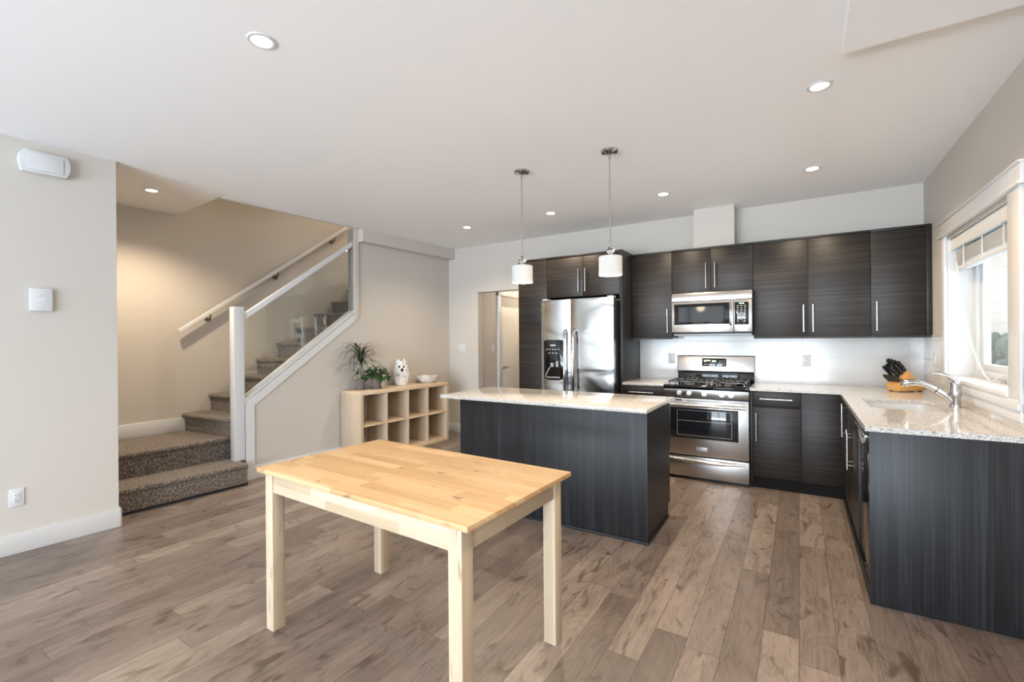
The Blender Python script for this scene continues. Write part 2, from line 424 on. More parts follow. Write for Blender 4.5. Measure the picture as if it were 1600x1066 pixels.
# rear (kitchen) wall with the hall doorway
wb = MB()
wb.box(Lp(-0.11, 0)[0], -3.90, YB, YB + 0.12, 0, ZC)
wb.box(-3.90, -3.00, YB, YB + 0.12, 2.04, ZC)
wb.box(-3.00, XR + 0.25, YB, YB + 0.12, 0, ZC)
S('wall_back', wb, M_wall)
S('wall_chase', MB().box(-0.935, -0.548, 5.13, YB, 2.285, ZC), M_wall)
# right wall with the kitchen window
WY0, WY1, WZ0, WZ1 = 3.376, 4.60, 1.06, 2.075
wr = MB()
wr.box(XR, XR + 0.22, -4.7, WY0, 0, ZC); wr.box(XR, XR + 0.22, WY1, YB + 0.12, 0, ZC)
wr.box(XR, XR + 0.22, WY0, WY1, 0, WZ0); wr.box(XR, XR + 0.22, WY0, WY1, WZ1, ZC)
S('wall_right', wr, M_wall)
# wall behind the camera with two tall window openings
wk = MB()
for a, b in ((-6.4, -3.9), (-1.7, -1.3), (0.6, 1.15)): wk.box(a, b, -4.72, -4.6, 0, ZC)
for a, b in ((-3.9, -1.7), (-1.3, 0.6)): wk.box(a, b, -4.72, -4.6, 0, 0.15); wk.box(a, b, -4.72, -4.6, 2.4, ZC)
S('wall_rear', wk, M_wall)
for n_, (a, b) in enumerate(((-3.9, -1.7), (-1.3, 0.6))):
    m = MB(); c = (a + b)/2
    for x0, x1 in ((a, a + 0.06), (c - 0.04, c + 0.04), (b - 0.06, b)): m.box(x0, x1, -4.7, -4.63, 0.15, 2.4)
    for z0, z1 in ((0.15, 0.22), (2.33, 2.4)): m.box(a, b, -4.7, -4.63, z0, z1)
    S('window_%d' % (n_ + 2), m, M_trim)
# partition on the left edge of the picture
S('wall_left', MB().box(0.235, 0.385, -10.2, -3.975, 0, ZC), M_wall, FL)
S('baseboard_left', MB().box(0.385, 0.402, -10.2, -3.96, 0, 0.135, 0.003).box(0.222, 0.402, -3.975, -3.96, 0, 0.135, 0.003), M_trim, FL)
# stair well walls
UW = -0.95
S('wall_stair', MB().box(UW - 0.12, UW, -8.2, 1.6, 0, 5.3), M_wall, FL)
S('wall_landing', MB().box(UW, 0.235, -4.62, -4.5, 0, ZC), M_wall, FL)
S('wall_upstairs', MB().box(UW, 1.0, 1.5, 1.62, 2.0, 5.3).box(0.115, 0.22, -3.14, 1.5, ZC + 0.28, 5.3).box(UW - .1, 0.22, -3.3, -3.14, ZC + .28, 5.3), M_wall, FL)
S('ceiling_upstairs', MB().box(UW - 0.1, 0.4, -3.3, 1.6, 5.2, 5.3), M_ceil, FL)
S('baseboard_stair', MB().box(UW, UW + 0.016, -4.5, -3.085, 0.42, 0.56, 0.003), M_trim, FL)
# guard wall (sloped) running into the full-height wall behind the shelf
SL = 0.742
gz = lambda v: 0.775 + SL*(v + 2.90)
S('wall_guard', MB().prism([(-2.90, 0), (0.0, 0), (0.0, ZC), (-1.655, ZC), (-1.655, gz(-1.655)), (-2.90, gz(-2.90))], 'x', -0.11, 0.0), M_wall, FL)
S('wall_bulkhead', MB().box(0.0, 0.115, -1.60, 0.02, 2.55, ZC).prism([(-1.655, 1.60), (-1.60, 1.64), (-1.60, ZC), (-1.655, ZC)], 'x', -0.11, 0.115 * 0.2), M_wall, FL)
# sloped white board along the guard wall, turning down beside the post
sk = MB().prism([(-2.902, 0), (-2.822, 0), (-2.822, gz(-2.822) - 0.105), (-1.60, gz(-1.60) - 0.105), (-1.60, gz(-1.60) - 0.02), (-2.902, gz(-2.902) - 0.005)], 'x', 0.0, 0.016)
S('trim_2', sk, M_trim, FL)
S('trim_3', MB().prism([(-2.905, gz(-2.905)), (-1.655, gz(-1.655)), (-1.655, gz(-1.655) + 0.025), (-2.905, gz(-2.905) + 0.025)], 'x', -0.115, 0.012), M_trim, FL)
S('baseboard_guard', MB().box(0.0, 0.014, -2.822, 0.0, 0, 0.13, 0.003), M_trim, FL)
S('baseboard_back', MB().box(-4.415, -3.90, YB - 0.015, YB, 0, 0.13, 0.003), M_trim)

# backsplash tiles
S('wall_backsplash', MB().box(-1.573, XR, YB - 0.006, YB, 0.88, 1.42).box(XR - 0.006, XR, 4.705, YB, 0.88, 1.372).box(XR - 0.006, XR, 2.95, 4.705, 0.88, 0.975)
  .box(XR - 0.006, XR, 2.95, 3.215, 0.975, 1.372), M_tile)

# hall beyond the doorway
S('wall_hall', MB().box(-4.05, -3.92, YB + 0.12, 8.0, 0, 2.3).box(-2.9, -2.8, YB + 0.12, 8.0, 0, 2.3).box(-4.05, -2.8, 8.0, 8.1, 0, 2.3), M_wall)
S('ceiling_hall', MB().box(-4.05, -2.8, YB + 0.12, 8.1, 2.26, 2.36), M_ceil)
d1 = MB().box(-3.92, -3.895, 5.868, 5.958, 0, 2.13, 0.002).box(-3.92, -3.895, 6.74, 6.83, 0, 2.13, 0.002).box(-3.92, -3.89, 5.868, 6.83, 2.035, 2.13, 0.002)
door = S('door_1', MB().box(-3.918, -3.905, 5.958, 6.74, 0, 1.87, 0.002), M_door)
link('door_frame', d1.mesh('door_frame', M_trim)).parent = door
link('door_top_shade', MB().box(-3.918, -3.912, 5.958, 6.74, 1.87, 2.035).mesh('door_top_shade', M_door_shade)).parent = door  # upper part of the door, its shade put into the colour
link('door_handle', MB().cyl((-3.905, 6.0, 0.93), (-3.86, 6.0, 0.93), 0.022).tube([(-3.865, 6.0, 0.93), (-3.862, 6.05, 0.93), (-3.86, 6.12, 0.928)], 0.009).mesh('door_handle', M_brush)).parent = door

# ------------------------------------------------------------------ kitchen window
wf = S('window_1', MB().box(1.07, 1.14, WY0, WY0 + 0.07, WZ0, WZ1, 0.004).box(1.07, 1.14, WY1 - 0.075, WY1, WZ0, WZ1, 0.004)
       .box(1.07, 1.14, WY0 + 0.07, WY1 - 0.075, WZ0, WZ0 + 0.06, 0.004).box(1.07, 1.14, WY0 + 0.07, WY1 - 0.075, WZ1 - 0.06, WZ1, 0.004), M_trim)
def wpart(name, mb, mat, par=wf):
    o = link(name, mb.mesh(name, mat)); o.parent = par; return o
sash = wpart('sash', MB().box(1.09, 1.13, WY1 - 0.135, WY1 - 0.078, WZ0 + 0.06, WZ1 - 0.06, 0.004).box(1.09, 1.13, WY0 + 0.072, WY0 + 0.125, WZ0 + 0.06, WZ1 - 0.06, 0.004)
      .box(1.09, 1.13, WY0 + 0.125, WY1 - 0.135, WZ0 + 0.06, WZ0 + 0.105, 0.004).box(1.09, 1.13, WY0 + 0.125, WY1 - 0.135, WZ1 - 0.105, WZ1 - 0.06, 0.004), M_trim)
wpart('pane', MB().box(1.108, 1.112, WY0 + 0.12, WY1 - 0.13, WZ0 + 0.10, WZ1 - 0.10), M_winglass, sash)
wpart('jamb_liner', MB().box(XR, 1.07, WY1 - 0.004, WY1, WZ0, WZ1).box(XR, 1.07, WY0, WY0 + 0.004, WZ0, WZ1).box(XR, 1.07, WY0, WY1, WZ1 - 0.004, WZ1), M_trim)
wpart('window_sill', MB().box(XR - 0.028, 1.07, WY0 - 0.0, WY1 + 0.0, WZ0 - 0.02, WZ0 + 0.006, 0.003), M_trim)
wpart('casing', MB().box(XR - 0.02, XR, WY1, WY1 + 0.095, 1.02, 2.10, 0.003).box(XR - 0.02, XR, WY0 - 0.155, WY0, 1.02, 2.10, 0.003), M_trim)
wpart('header', MB().box(XR - 0.024, XR, WY0 - 0.185, WY1 + 0.11, 2.10, 2.205, 0.003).box(XR - 0.036, XR, WY0 - 0.19, WY1 + 0.125, 2.095, 2.112, 0.003).box(XR - 0.034, XR, WY0 - 0.19, WY1 + 0.12, 2.20, 2.212, 0.003), M_trim)
wpart('apron', MB().box(XR - 0.022, XR, WY0 - 0.13, WY1 + 0.08, 0.985, 1.04, 0.003).box(XR - 0.012, XR, WY0 - 0.13, WY1 + 0.08, 0.925, 0.985, 0.003), M_trim)
wpart('crank', MB().cyl((1.045, 3.93, WZ0 + 0.012), (1.045, 3.93, WZ0 + 0.034), 0.012).tube([(1.045, 3.93, WZ0 + 0.03), (1.03, 3.99, WZ0 + 0.034), (1.015, 4.04, WZ0 + 0.026)], 0.005), M_grey)
# raised venetian blind
bl = T('window_blind', 'raised white slatted blind hanging at the top of the kitchen window', 'blind', (1.0, 4.0, 2.05))
bl.part('headrail', MB().box(0.965, 1.035, WY0 + 0.01, WY1 - 0.01, 2.025, 2.066, 0.003), M_blind)
bl.part('valance', MB().box(0.950, 0.958, WY0 + 0.006, WY1 - 0.006, 1.985, 2.066, 0.002), M_blind)
for i in range(9):
    bl.part('slat', MB().box(0.972, 1.030, WY0 + 0.02, WY1 - 0.02, 1.965 - i*0.011, 1.9685 - i*0.011, 0.001), M_blind)
bl.part('bottom_rail', MB().box(0.972, 1.030, WY0 + 0.02, WY1 - 0.02, 1.838, 1.860, 0.003), M_blind)
for y in (3.62, 3.98, 4.36):
    bl.part('ladder_tape', MB().box(0.968, 0.971, y, y + 0.02, 1.84, 2.02), M_blind)
cpts = []
for i in range(22):
    t = i/21; cpts.append((0.965 + 0.06*t, 4.52 - 0.06*t - 0.28*t**4, 1.90 - 0.80*t))
bl.part('pull_cord', MB().tube(cpts + [(1.03, 4.12, 1.075), (1.02, 4.05, 1.072), (1.03, 3.97, 1.095), (1.045, 3.80, 1.16)], 0.004, 6), M_blind)

# outside the kitchen window
ns = T('neighbour_house', 'pale pinkish lap-sided house wall outside the kitchen window', 'house', (2.6, 8, -0.5))
ns.part('siding', MB().box(2.6, 3.0, 3.0, 16.0, -0.5, 4.5), M_siding)
ns.part('corner_board', MB().box(2.57, 2.62, 7.0, 7.14, -0.5, 4.5), M_siding_tr)
hb = MB()
for i in range(260):
    hb.ell((2.05 + random.uniform(-.2, .2), random.uniform(5.5, 12), random.uniform(0.2, 1.35)), random.uniform(.05, .12), random.uniform(.05, .12), random.uniform(.05, .12), u=8, v=6)
single('hedge', hb, M_hedge, 'green hedge seen through the lower kitchen window glass', 'hedge', (2.05, 8, 0.2))
S('ground_outside', MB().box(1.2, 12, -3, 20, -0.6, -0.5), M_ground)

# ------------------------------------------------------------------ staircase
st = T('staircase', 'brown speckled carpeted stairs with a landing, rising behind the glass guard', 'stairs', (0, -2.95, 0), FL)
def tread(n_, rise0, top, r, nose, back, bull=0.045):
    """profile in (run, z): r riser position, nose position, back end"""
    s_ = 1 if back > r else -1
    pts = [(r, rise0), (r, top - bull - 0.012)]
    for i in range(9):
        a = -math.pi/2 + math.pi*i/8
        pts.append((nose + s_*bull*0.5 - s_*math.cos(a)*bull*0.5, top - bull*0.5 + math.sin(a)*bull*0.5))
    pts += [(back, top), (back, rise0)]
    return pts
st.part('step', MB().prism([(u, z) for u, z in tread(0, 0.0, 0.205, 0.150, 0.172, -0.26)], 'y', -4.49, -2.955, bev=0.006), M_carpet)
st.part('toe_strip', MB().box(0.148, 0.156, -4.49, -2.957, 0.0, 0.022), M_blackp)
st.part('landing', MB().prism([(u, z) for u, z in tread(0, 0.0, 0.42, -0.195, -0.168, UW)], 'y', -4.49, -2.935).box(UW, -0.195, -2.935, -2.6, 0.0, 0.42), M_carpet)
zt = 0.42
for kx in range(11):
    top = 0.607 + 0.186*kx; nv = -3.115 + 0.253*kx
    m = MB().prism(tread(0, zt - (0.15 if kx else 0.0), top, nv + 0.028, nv, nv + 0.30), 'x', UW + 0.001, -0.112, bev=0.004)
    for v in m.bm.verts: v.co.y += 0.14*(v.co.x - UW)          # risers run square to the kitchen, not to the stair wall
    st.part('step', m, M_carpet)
    zt = top
# railing: post, glass, rail
rl = T('stair_railing', 'white newel post and sloped rail holding a glass panel beside the stairs', 'railing', (-0.05, -2.95, 0.205), FL)
rl.part('newel_post', MB().box(-0.095, 0.0, -3.0, -2.905, 0.205, 1.70, 0.004), M_trim)
tz = lambda v: 1.565 + 0.742*(v + 2.905)
rl.part('top_rail', MB().prism([(-2.905, tz(-2.905)), (-1.625, tz(-1.625)), (-1.625, tz(-1.625) + 0.062), (-2.905, tz(-2.905) + 0.062)], 'x', -0.075, -0.02, bev=0.003), M_trim)
rl.part('glass_panel', MB().prism([(-2.904, gz(-2.904) + 0.026), (-1.657, gz(-1.657) + 0.026), (-1.657, tz(-1.657)), (-2.904, tz(-2.904))], 'x', -0.050, -0.044), M_glass)
# wall handrail
hr = T('handrail', 'white sloping handrail on brackets along the far stair wall', 'handrail', (UW + 0.08, -3.16, 1.44), FL)
hz = lambda v: 1.447 + 0.728*(v + 3.16)
hr.part('rail', MB().prism([(-3.16, hz(-3.16)), (-0.3, hz(-0.3)), (-0.3, hz(-0.3) + 0.052), (-3.16, hz(-3.16) + 0.052)], 'x', UW + 0.062, UW + 0.10, bev=0.004), M_trim)
for v in (-2.86, -2.11, -1.33, -0.55):
    hr.part('bracket', MB().cyl((UW + 0.002, v, hz(v) - 0.06), (UW + 0.014, v, hz(v) - 0.06), 0.028).tube([(UW + 0.01, v, hz(v) - 0.06), (UW + 0.055, v, hz(v) - 0.062), (UW + 0.078, v, hz(v) - 0.04), (UW + 0.081, v, hz(v) + 0.004)], 0.009), M_bronze)

# ------------------------------------------------------------------ things on the left partition
ch = T('door_chime', 'off-white oblong chime box high on the left wall', 'chime', (0.386, -4.345, 2.55), FL)
ch.part('cover', MB().prism([(-4.470, 2.505), (-4.465, 2.490), (-4.25, 2.490), (-4.232, 2.525), (-4.228, 2.562), (-4.232, 2.60), (-4.25, 2.633), (-4.455, 2.633), (-4.476, 2.60), (-4.482, 2.562)], 'x', 0.386, 0.432, bev=0.006), M_plastic)
ch.part('front_plate', MB().box(0.431, 0.437, -4.445, -4.265, 2.505, 2.620, 0.004), M_plastic)
th = T('thermostat', 'square white wall thermostat with arrow marks below the chime', 'thermostat', (0.386, -4.375, 1.65), FL)
th.part('plate', MB().box(0.386, 0.408, -4.430, -4.320, 1.575, 1.728, 0.005), M_plastic)
am = MB()
for s_, zc in ((1, 1.684), (-1, 1.622)):
    am.tube([(0.409, -4.390, zc - s_*0.008), (0.409, -4.375, zc + s_*0.008), (0.409, -4.360, zc - s_*0.008)], 0.0028, 6)
am.box(0.4085, 0.4095, -4.389, -4.378, 1.642, 1.664).box(0.4085, 0.4095, -4.372, -4.361, 1.642, 1.664)
th.part('display_marks', am, M_marks)

def outlet_parts(t, w=0.07, h=0.115, kind='outlet'):
    """plate in local coordinates facing -Y"""
    t.part('plate', MB().box(-w/2, w/2, -0.006, 0, -h/2, h/2, 0.002), M_plastic)
    if kind == 'outlet':
        ins = t.part('receptacle', MB().box(-0.017, 0.017, -0.009, -0.005, -0.034, 0.034, 0.001), M_plastic)
        sl = MB()
        for z in (0.016, -0.016):
            for x in (-0.006, 0.006): sl.box(x - 0.0012, x + 0.0012, -0.0095, -0.0088, z - 0.002, z + 0.007)
            sl.lathe([(0, 0), (0.0026, 0), (0.0026, 0.0007), (0, 0.0007)], M=Matrix.Translation((0, -0.0095, z - 0.008)) @ Matrix.Rotation(R(-90), 4, 'X'), seg=10)
        t.part('slots', sl, M_slot, ins)
    else:
        n_ = 2 if w > 0.1 else 1
        for i in range(n_):
            x = 0 if n_ == 1 else (-0.024 + 0.048*i)
            t.part('rocker', MB().box(x - 0.016, x + 0.016, -0.010, -0.005, -0.033, 0.033, 0.002), M_plastic)
FACE_R = Matrix.Rotation(R(90), 4, 'Z')      # local -Y faces +X
FACE_L = Matrix.Rotation(R(-90), 4, 'Z')     # local -Y faces -X
o1 = T('wall_outlet', 'white duplex outlet low on the left wall above the baseboard', 'outlet', (0.3855, -4.495, 0.36), FL, local=True)
o1.o.matrix_world = FL @ Matrix.Translation((0.3855, -4.495, 0.36)) @ FACE_R
outlet_parts(o1)
dup(o1.o, Matrix.Translation((-1.217, YB - 0.0065, 1.135)), 'white outlet on the tiled wall just left of the range')
dup(o1.o, Matrix.Translation((0.06, YB - 0.0065, 1.13)), 'white outlet on the tiled wall right of the range, under the double cabinet')
s1 = T('light_switch', 'white double switch plate on the back wall left of the doorway', 'light switch', (-4.193, YB - 0.0005, 1.235), local=True)
outlet_parts(s1, 0.135, 0.135, 'switch')
s2 = T('light_switch', 'white single switch plate on the hall wall beside the door', 'light switch', (-3.9195, 5.76, 1.226), local=True)
s2.o.matrix_world = Matrix.Translation((-3.9195, 5.76, 1.226)) @ FACE_R
outlet_parts(s2, 0.072, 0.118, 'switch')
dup(s2.o, Matrix.Translation((XR - 0.0065, 4.93, 1.17)) @ FACE_L, 'white switch plate on the tiles between the corner and the kitchen window')
dup(s2.o, Matrix.Translation((XR - 0.0065, 3.165, 1.14)) @ FACE_L, 'white switch plate at the right edge, near side of the kitchen window')

# ------------------------------------------------------------------ birch shelf unit and what stands on it
KV0, KV1, KH, KD = -1.855, -0.44, 0.785, 0.385
ks = T('cube_shelf', 'birch eight-cube shelf unit standing against the wall under the stairs', 'shelf', (0.2, -1.15, 0), FL)
pk = 0.040; u0 = 0.018
ks.part('top_panel', MB().box(u0, KD, KV0, KV1, KH - pk, KH, 0.002), M_kaledge)
ks.part('bottom_panel', MB().box(u0, KD, KV0 + pk, KV1 - pk, 0, pk, 0.002), M_kaledge)
for a in (KV0, KV1 - pk): ks.part('side_panel', MB().box(u0, KD, a, a + pk, 0, KH - pk, 0.002), M_kal)
iw = (KV1 - KV0 - 2*pk); cw = iw/4
for i in range(1, 4): ks.part('divider', MB().box(u0, KD - 0.004, KV0 + pk + cw*i - 0.008, KV0 + pk + cw*i + 0.008, pk, KH - pk, 0.001), M_kal)
for i in range(4):
    a = KV0 + pk + cw*i + (0.008 if i else 0); b = KV0 + pk + cw*(i + 1) - (0.008 if i < 3 else 0)
    ks.part('shelf', MB().box(u0, KD - 0.004, a, b, KH/2 - 0.008, KH/2 + 0.008, 0.001), M_kaledge)

def pot(t, x, y, z, r0, r1, h):
    t.part('saucer', MB().lathe([(0, 0), (r0*1.15, 0), (r0*1.32, 0.018), (r0*1.24, 0.018), (r0*1.1, 0.006), (0, 0.006)], x, y, z), M_pot)
    t.part('pot', MB().lathe([(0, 0.007), (r0, 0.007), (r1*0.97, h*0.80), (r1*1.06, h*0.80), (r1*1.08, h), (r1*0.95, h), (r1*0.90, h*0.85), (0, h*0.85)], x, y, z), M_pot)
    t.part('soil', MB().lathe([(r1*0.89, h*0.86), (r1*0.5, h*0.90), (0, h*0.92)], x, y, z), M_soil)
def blade(mb, p0, az, el, L, w, droop, n_=9):
    """an arching strap leaf"""
    p = Vector(p0); d = Vector((math.cos(az)*math.cos(el), math.sin(az)*math.cos(el), math.sin(el)))
    side = Vector((-math.sin(az), math.cos(az), 0)); L_ = []; b = mb.bm
    for i in range(n_ + 1):
        t = i/n_; ww = w*(1 - t)**0.6*(0.5 + min(t*4, 0.5)) + 0.0004
        c = d.cross(side)*ww*0.35
        L_.append((b.verts.new(p - side*ww), b.verts.new(p + c), b.verts.new(p + side*ww)))
        d = (d + Vector((0, 0, -droop/n_*(0.4 + 1.6*t)))).normalized(); p = p + d*L/n_
        if p.x < 0.03: p.x = 0.03
        if p.y > -1.58 and p.z < 1.06: d = (d + Vector((0, -0.25, 0.1))).normalized()
    for q, r in zip(L_, L_[1:]):
        b.faces.new([q[0], q[1], r[1], r[0]]); b.faces.new([q[1], q[2], r[2], r[1]])
px, py = 0.15, -1.685
p1 = T('potted_dracaena', 'tall potted plant with thin arching dark leaves on the shelf unit', 'plant', (px, py, KH), FL)
pot(p1, px, py, KH, 0.045, 0.056, 0.125)
p1.part('stem', MB().tube([(px, py, KH + 0.11), (px + 0.006, py + 0.004, KH + 0.24), (px - 0.002, py + 0.008, KH + 0.40)], [0.010, 0.008, 0.006]).tube([(px - .02, py - .02, KH + 0.11), (px - 0.03, py - 0.03, KH + 0.2)], [.007, .005]), M_cane)
lf = MB(); rn = random.Random(3)
for i in range(62):
    hh = rn.uniform(0.28, 0.44); az = i*2.399 + rn.uniform(-.3, .3)
    blade(lf, (px, py + 0.006, KH + hh), az, rn.uniform(0.35, 1.15), rn.uniform(0.26, 0.42), 0.0080, rn.uniform(1.2, 2.4))
for i in range(16):
    blade(lf, (px - .02, py - 0.02, KH + 0.18), i*2.399, rn.uniform(0.3, 1.2), rn.uniform(0.10, 0.2), 0.006, rn.uniform(1.2, 2.4))
blade(lf, (px, py, KH + .41), 1.2, 0.9, .28, .006, 0.9); blade(lf, (px, py, KH + .41), -2.0, 1.2, .24, .006, .8)
p1.part('foliage', lf, M_leafd)
px, py = 0.21, -1.50
p2 = T('potted_ivy', 'short bushy potted plant with broad dark green leaves on the shelf unit', 'plant', (px, py, KH), FL)
pot(p2, px, py, KH, 0.05, 0.068, 0.135)
lf = MB()
for i in range(210):
    az = rn.uniform(0, 6.283); rr = 0.145*math.sqrt(rn.random()); zz = KH + 0.135 + 0.14*(1 - (rr/0.16)**2)*rn.uniform(0.25, 1.0)
    q = Vector((px + rr*math.cos(az), py + rr*math.sin(az)*1.05, zz - (0.05 if rr > .1 else 0)*rn.random()))
    d = Vector((math.cos(az), math.sin(az), rn.uniform(-.9, 0.6))).normalized(); sd = d.cross(Vector((rn.uniform(-.4, .4), rn.uniform(-.4, .4), 1))).normalized(); up = sd.cross(d)
    L_, w_ = rn.uniform(.04, .062), rn.uniform(.014, .021)
    lp = [q, q + d*L_*.3 + sd*w_ + up*.003, q + d*L_*.62 + sd*w_*.85, q + d*L_ - up*.008, q + d*L_*.62 - sd*w_*.85, q + d*L_*.3 - sd*w_ + up*.003]
    vs = [lf.bm.verts.new(v) for v in lp]; mid = lf.bm.verts.new(q + d*L_*.5 - up*.004)
    for a in range(6): lf.bm.faces.new([vs[a], vs[(a + 1) % 6], mid])
sm = MB()
for i in range(14):
    az = i*2.4; sm.tube([(px + .015*math.cos(az), py + .015*math.sin(az), KH + .11), (px + .05*math.cos(az), py + .05*math.sin(az), KH + .19), (px + .09*math.cos(az), py + .09*math.sin(az), KH + .21)], .0018, 5)
p2.part('stems', sm, M_cane); p2.part('foliage', lf, M_leafb)
px, py = 0.16, -1.07
ow = T('owl_vase', 'white glazed owl-shaped vase with dark eye spots on the shelf unit', 'vase', (px, py, KH), FL)
ow.o.scale = (1.18, 1.18, 1.18)
ow.part('body', MB().lathe([(0, 0), (0.052, 0), (0.062, 0.012), (0.080, 0.07), (0.088, 0.13), (0.082, 0.18), (0.068, 0.215), (0.060, 0.235), (0.062, 0.262), (0.056, 0.264), (0.052, 0.235), (0, 0.22)], px, py, KH), M_owl)
for s_ in (-1, 1): ow.part('ear_tuft', MB().lathe([(0.018, 0), (0.012, 0.018), (0, 0.034)], M=Matrix.Translation((px, py + s_*0.042, KH + 0.258)), seg=10), M_owl)
fa = math.radians(-38)
def onbody(dz, da, r): a = fa + da; return (px + r*math.cos(a), py + r*math.sin(a), KH + dz)
for dz, da, rr, sz in ((0.205, -.32, .071, .010), (0.205, .32, .071, .010), (0.172, 0.06, .083, .014), (0.225, .75, .062, .005), (0.19, .85, .078, .005), (0.165, .7, .084, .005), (0.24, .3, .060, .005), (0.225, 0, .064, .004)):
    ow.part('eye' if sz == .010 else 'beak' if sz == .014 else 'spot', MB().ell(onbody(dz, da, rr), sz*1.0, sz*1.0, sz*1.45, u=10, v=8), M_blackg)
px, py = 0.185, -0.635
bm_ = MB().lathe([(0, 0), (0.062, 0), (0.085, 0.02), (0.108, 0.05), (0.118, 0.082), (0.112, 0.084), (0.100, 0.055), (0.07, 0.018), (0, 0.012)], 0, 0, 0, 36)
for v in bm_.bm.verts:
    a = math.atan2(v.co.y, v.co.x); v.co.z += 0.006*math.sin(a*5 + 1)*max(0, v.co.z - .03)/.05
for v in bm_.bm.verts: v.co += Vector((px, py, KH))
bw = T('ceramic_bowl', 'white mottled wavy-rimmed bowl at the right end of the shelf unit', 'bowl', (px, py, KH), FL)
bw.o.scale = (1.25, 1.25, 1.1)
bw.part('bowl', bm_, M_bowl)

# ------------------------------------------------------------------ dining table
tb = T('dining_table', 'light birch rectangular table with square legs in the foreground', 'table', (-1.537, 1.561, 0), rz=R(-2.0), local=True)
TX, TY, TH = 0.647, 0.367, 0.761
tb.part('tabletop', MB().box(-TX, TX, -TY, TY, TH - 0.021, TH, 0.003), M_btop)
for sx in (-1, 1):
    for sy in (-1, 1):
        cx, cy = sx*(TX - 0.042 - 0.03), sy*(TY - 0.020 - 0.03)
        tb.part('leg', MB().box(cx - 0.03, cx + 0.03, cy - 0.03, cy + 0.03, 0, TH - 0.022, 0.0025), M_bleg)
for sy in (-1, 1):
    c = sy*(TY - 0.036); tb.part('apron', MB().box(-TX + 0.103, TX - 0.103, c - 0.011, c + 0.011, TH - 0.110, TH - 0.022, 0.001), M_brail)
for sx in (-1, 1):
    c = sx*(TX - 0.058); tb.part('apron', MB().box(c - 0.011, c + 0.011, -TY + 0.081, TY - 0.081, TH - 0.110, TH - 0.022, 0.001), M_brail_y)

# ------------------------------------------------------------------ kitchen island
IX0, IX1, IY0, IY1 = -2.405, -0.852, 3.035, 3.665
il = T('kitchen_island', 'dark laminate kitchen island base with upright grain', 'island', ((IX0 + IX1)/2, 3.35, 0))
il.part('front_panel', MB().box(IX0, IX1, IY0, IY0 + 0.02, 0.0, 0.878, 0.001), M_dwv)
il.part('end_panel', MB().prism([(IY0 + 0.0205, 0), (IY1 - 0.06, 0), (IY1 - 0.06, 0.10), (IY1, 0.10), (IY1, 0.878), (IY0 + 0.0205, 0.878)], 'x', IX1 - 0.022, IX1 - 0.004), M_dwv)
il.part('end_panel', MB().prism([(IY0 + 0.0205, 0), (IY1 - 0.06, 0), (IY1 - 0.06, 0.10), (IY1, 0.10), (IY1, 0.878), (IY0 + 0.0205, 0.878)], 'x', IX0 + 0.002, IX0 + 0.02), M_dwv)
il.part('carcass', MB().box(IX0 + 0.022, IX1 - 0.024, IY0 + 0.022, IY1 - 0.022, 0.10, 0.876), M_dwh)
il.part('toe_kick', MB().box(IX0 + 0.022, IX1 - 0.024, IY1 - 0.08, IY1 - 0.062, 0.0, 0.10), M_dwh)
il.part('base_strip', MB().box(IX0 - 0.006, IX1 + 0.006, IY0 - 0.007, IY0 - 0.0005, 0, 0.016, 0.001).box(IX1 - 0.0035, IX1 + 0.006, IY0 - 0.0005, IY1 - 0.06, 0, 0.016, 0.001), M_dwv)
for i in range(3):
    w = (IX1 - IX0 - 0.05)/3; a = IX0 + 0.024 + w*i
    d = il.part('door', MB().box(a + 0.002, a + w - 0.002, IY1 - 0.021, IY1 - 0.002, 0.11, 0.872, 0.0015), M_dwh)
    il.part('handle', MB().cyl((a + w - 0.05, IY1 + 0.03, 0.58), (a + w - 0.05, IY1 + 0.03, 0.83), 0.006).cyl((a + w - .05, IY1 - .002, .61), (a + w - .05, IY1 + .03, .61), .005).cyl((a + w - .05, IY1 - .002, .80), (a + w - .05, IY1 + .03, .80), .005), M_handle, d)
single('island_countertop', MB().box(-2.545, -0.828, 2.945, 3.70, 0.8785, 0.905, 0.003), M_granite, 'speckled granite slab on the kitchen island', 'countertop', (-1.68, 3.32, 0.8785))

# ------------------------------------------------------------------ cabinets
def bx(m, ax, a0, a1, d0, d1, z0, z1, bev=0.0):
    return m.box(a0, a1, d0, d1, z0, z1, bev) if ax == 'y' else m.box(d0, d1, a0, a1, z0, z1, bev)
def pt(ax, a, d, z): return (a, d, z) if ax == 'y' else (d, a, z)
def bar_handle(ax, a, d, z, L, vertical=True, stand=0.032):
    m = MB(); f = d - stand
    if vertical:
        m.cyl(pt(ax, a, f, z - L/2), pt(ax, a, f, z + L/2), 0.006, seg=12)
        for q in (z - L/2 + 0.03, z + L/2 - 0.03): m.cyl(pt(ax, a, d, q), pt(ax, a, f, q), 0.0045, seg=8)
    else:
        m.cyl(pt(ax, a - L/2, f, z), pt(ax, a + L/2, f, z), 0.006, seg=12)
        for q in (a - L/2 + 0.03, a + L/2 - 0.03): m.cyl(pt(ax, q, d, z), pt(ax, q, f, z), 0.0045, seg=8)
    return m
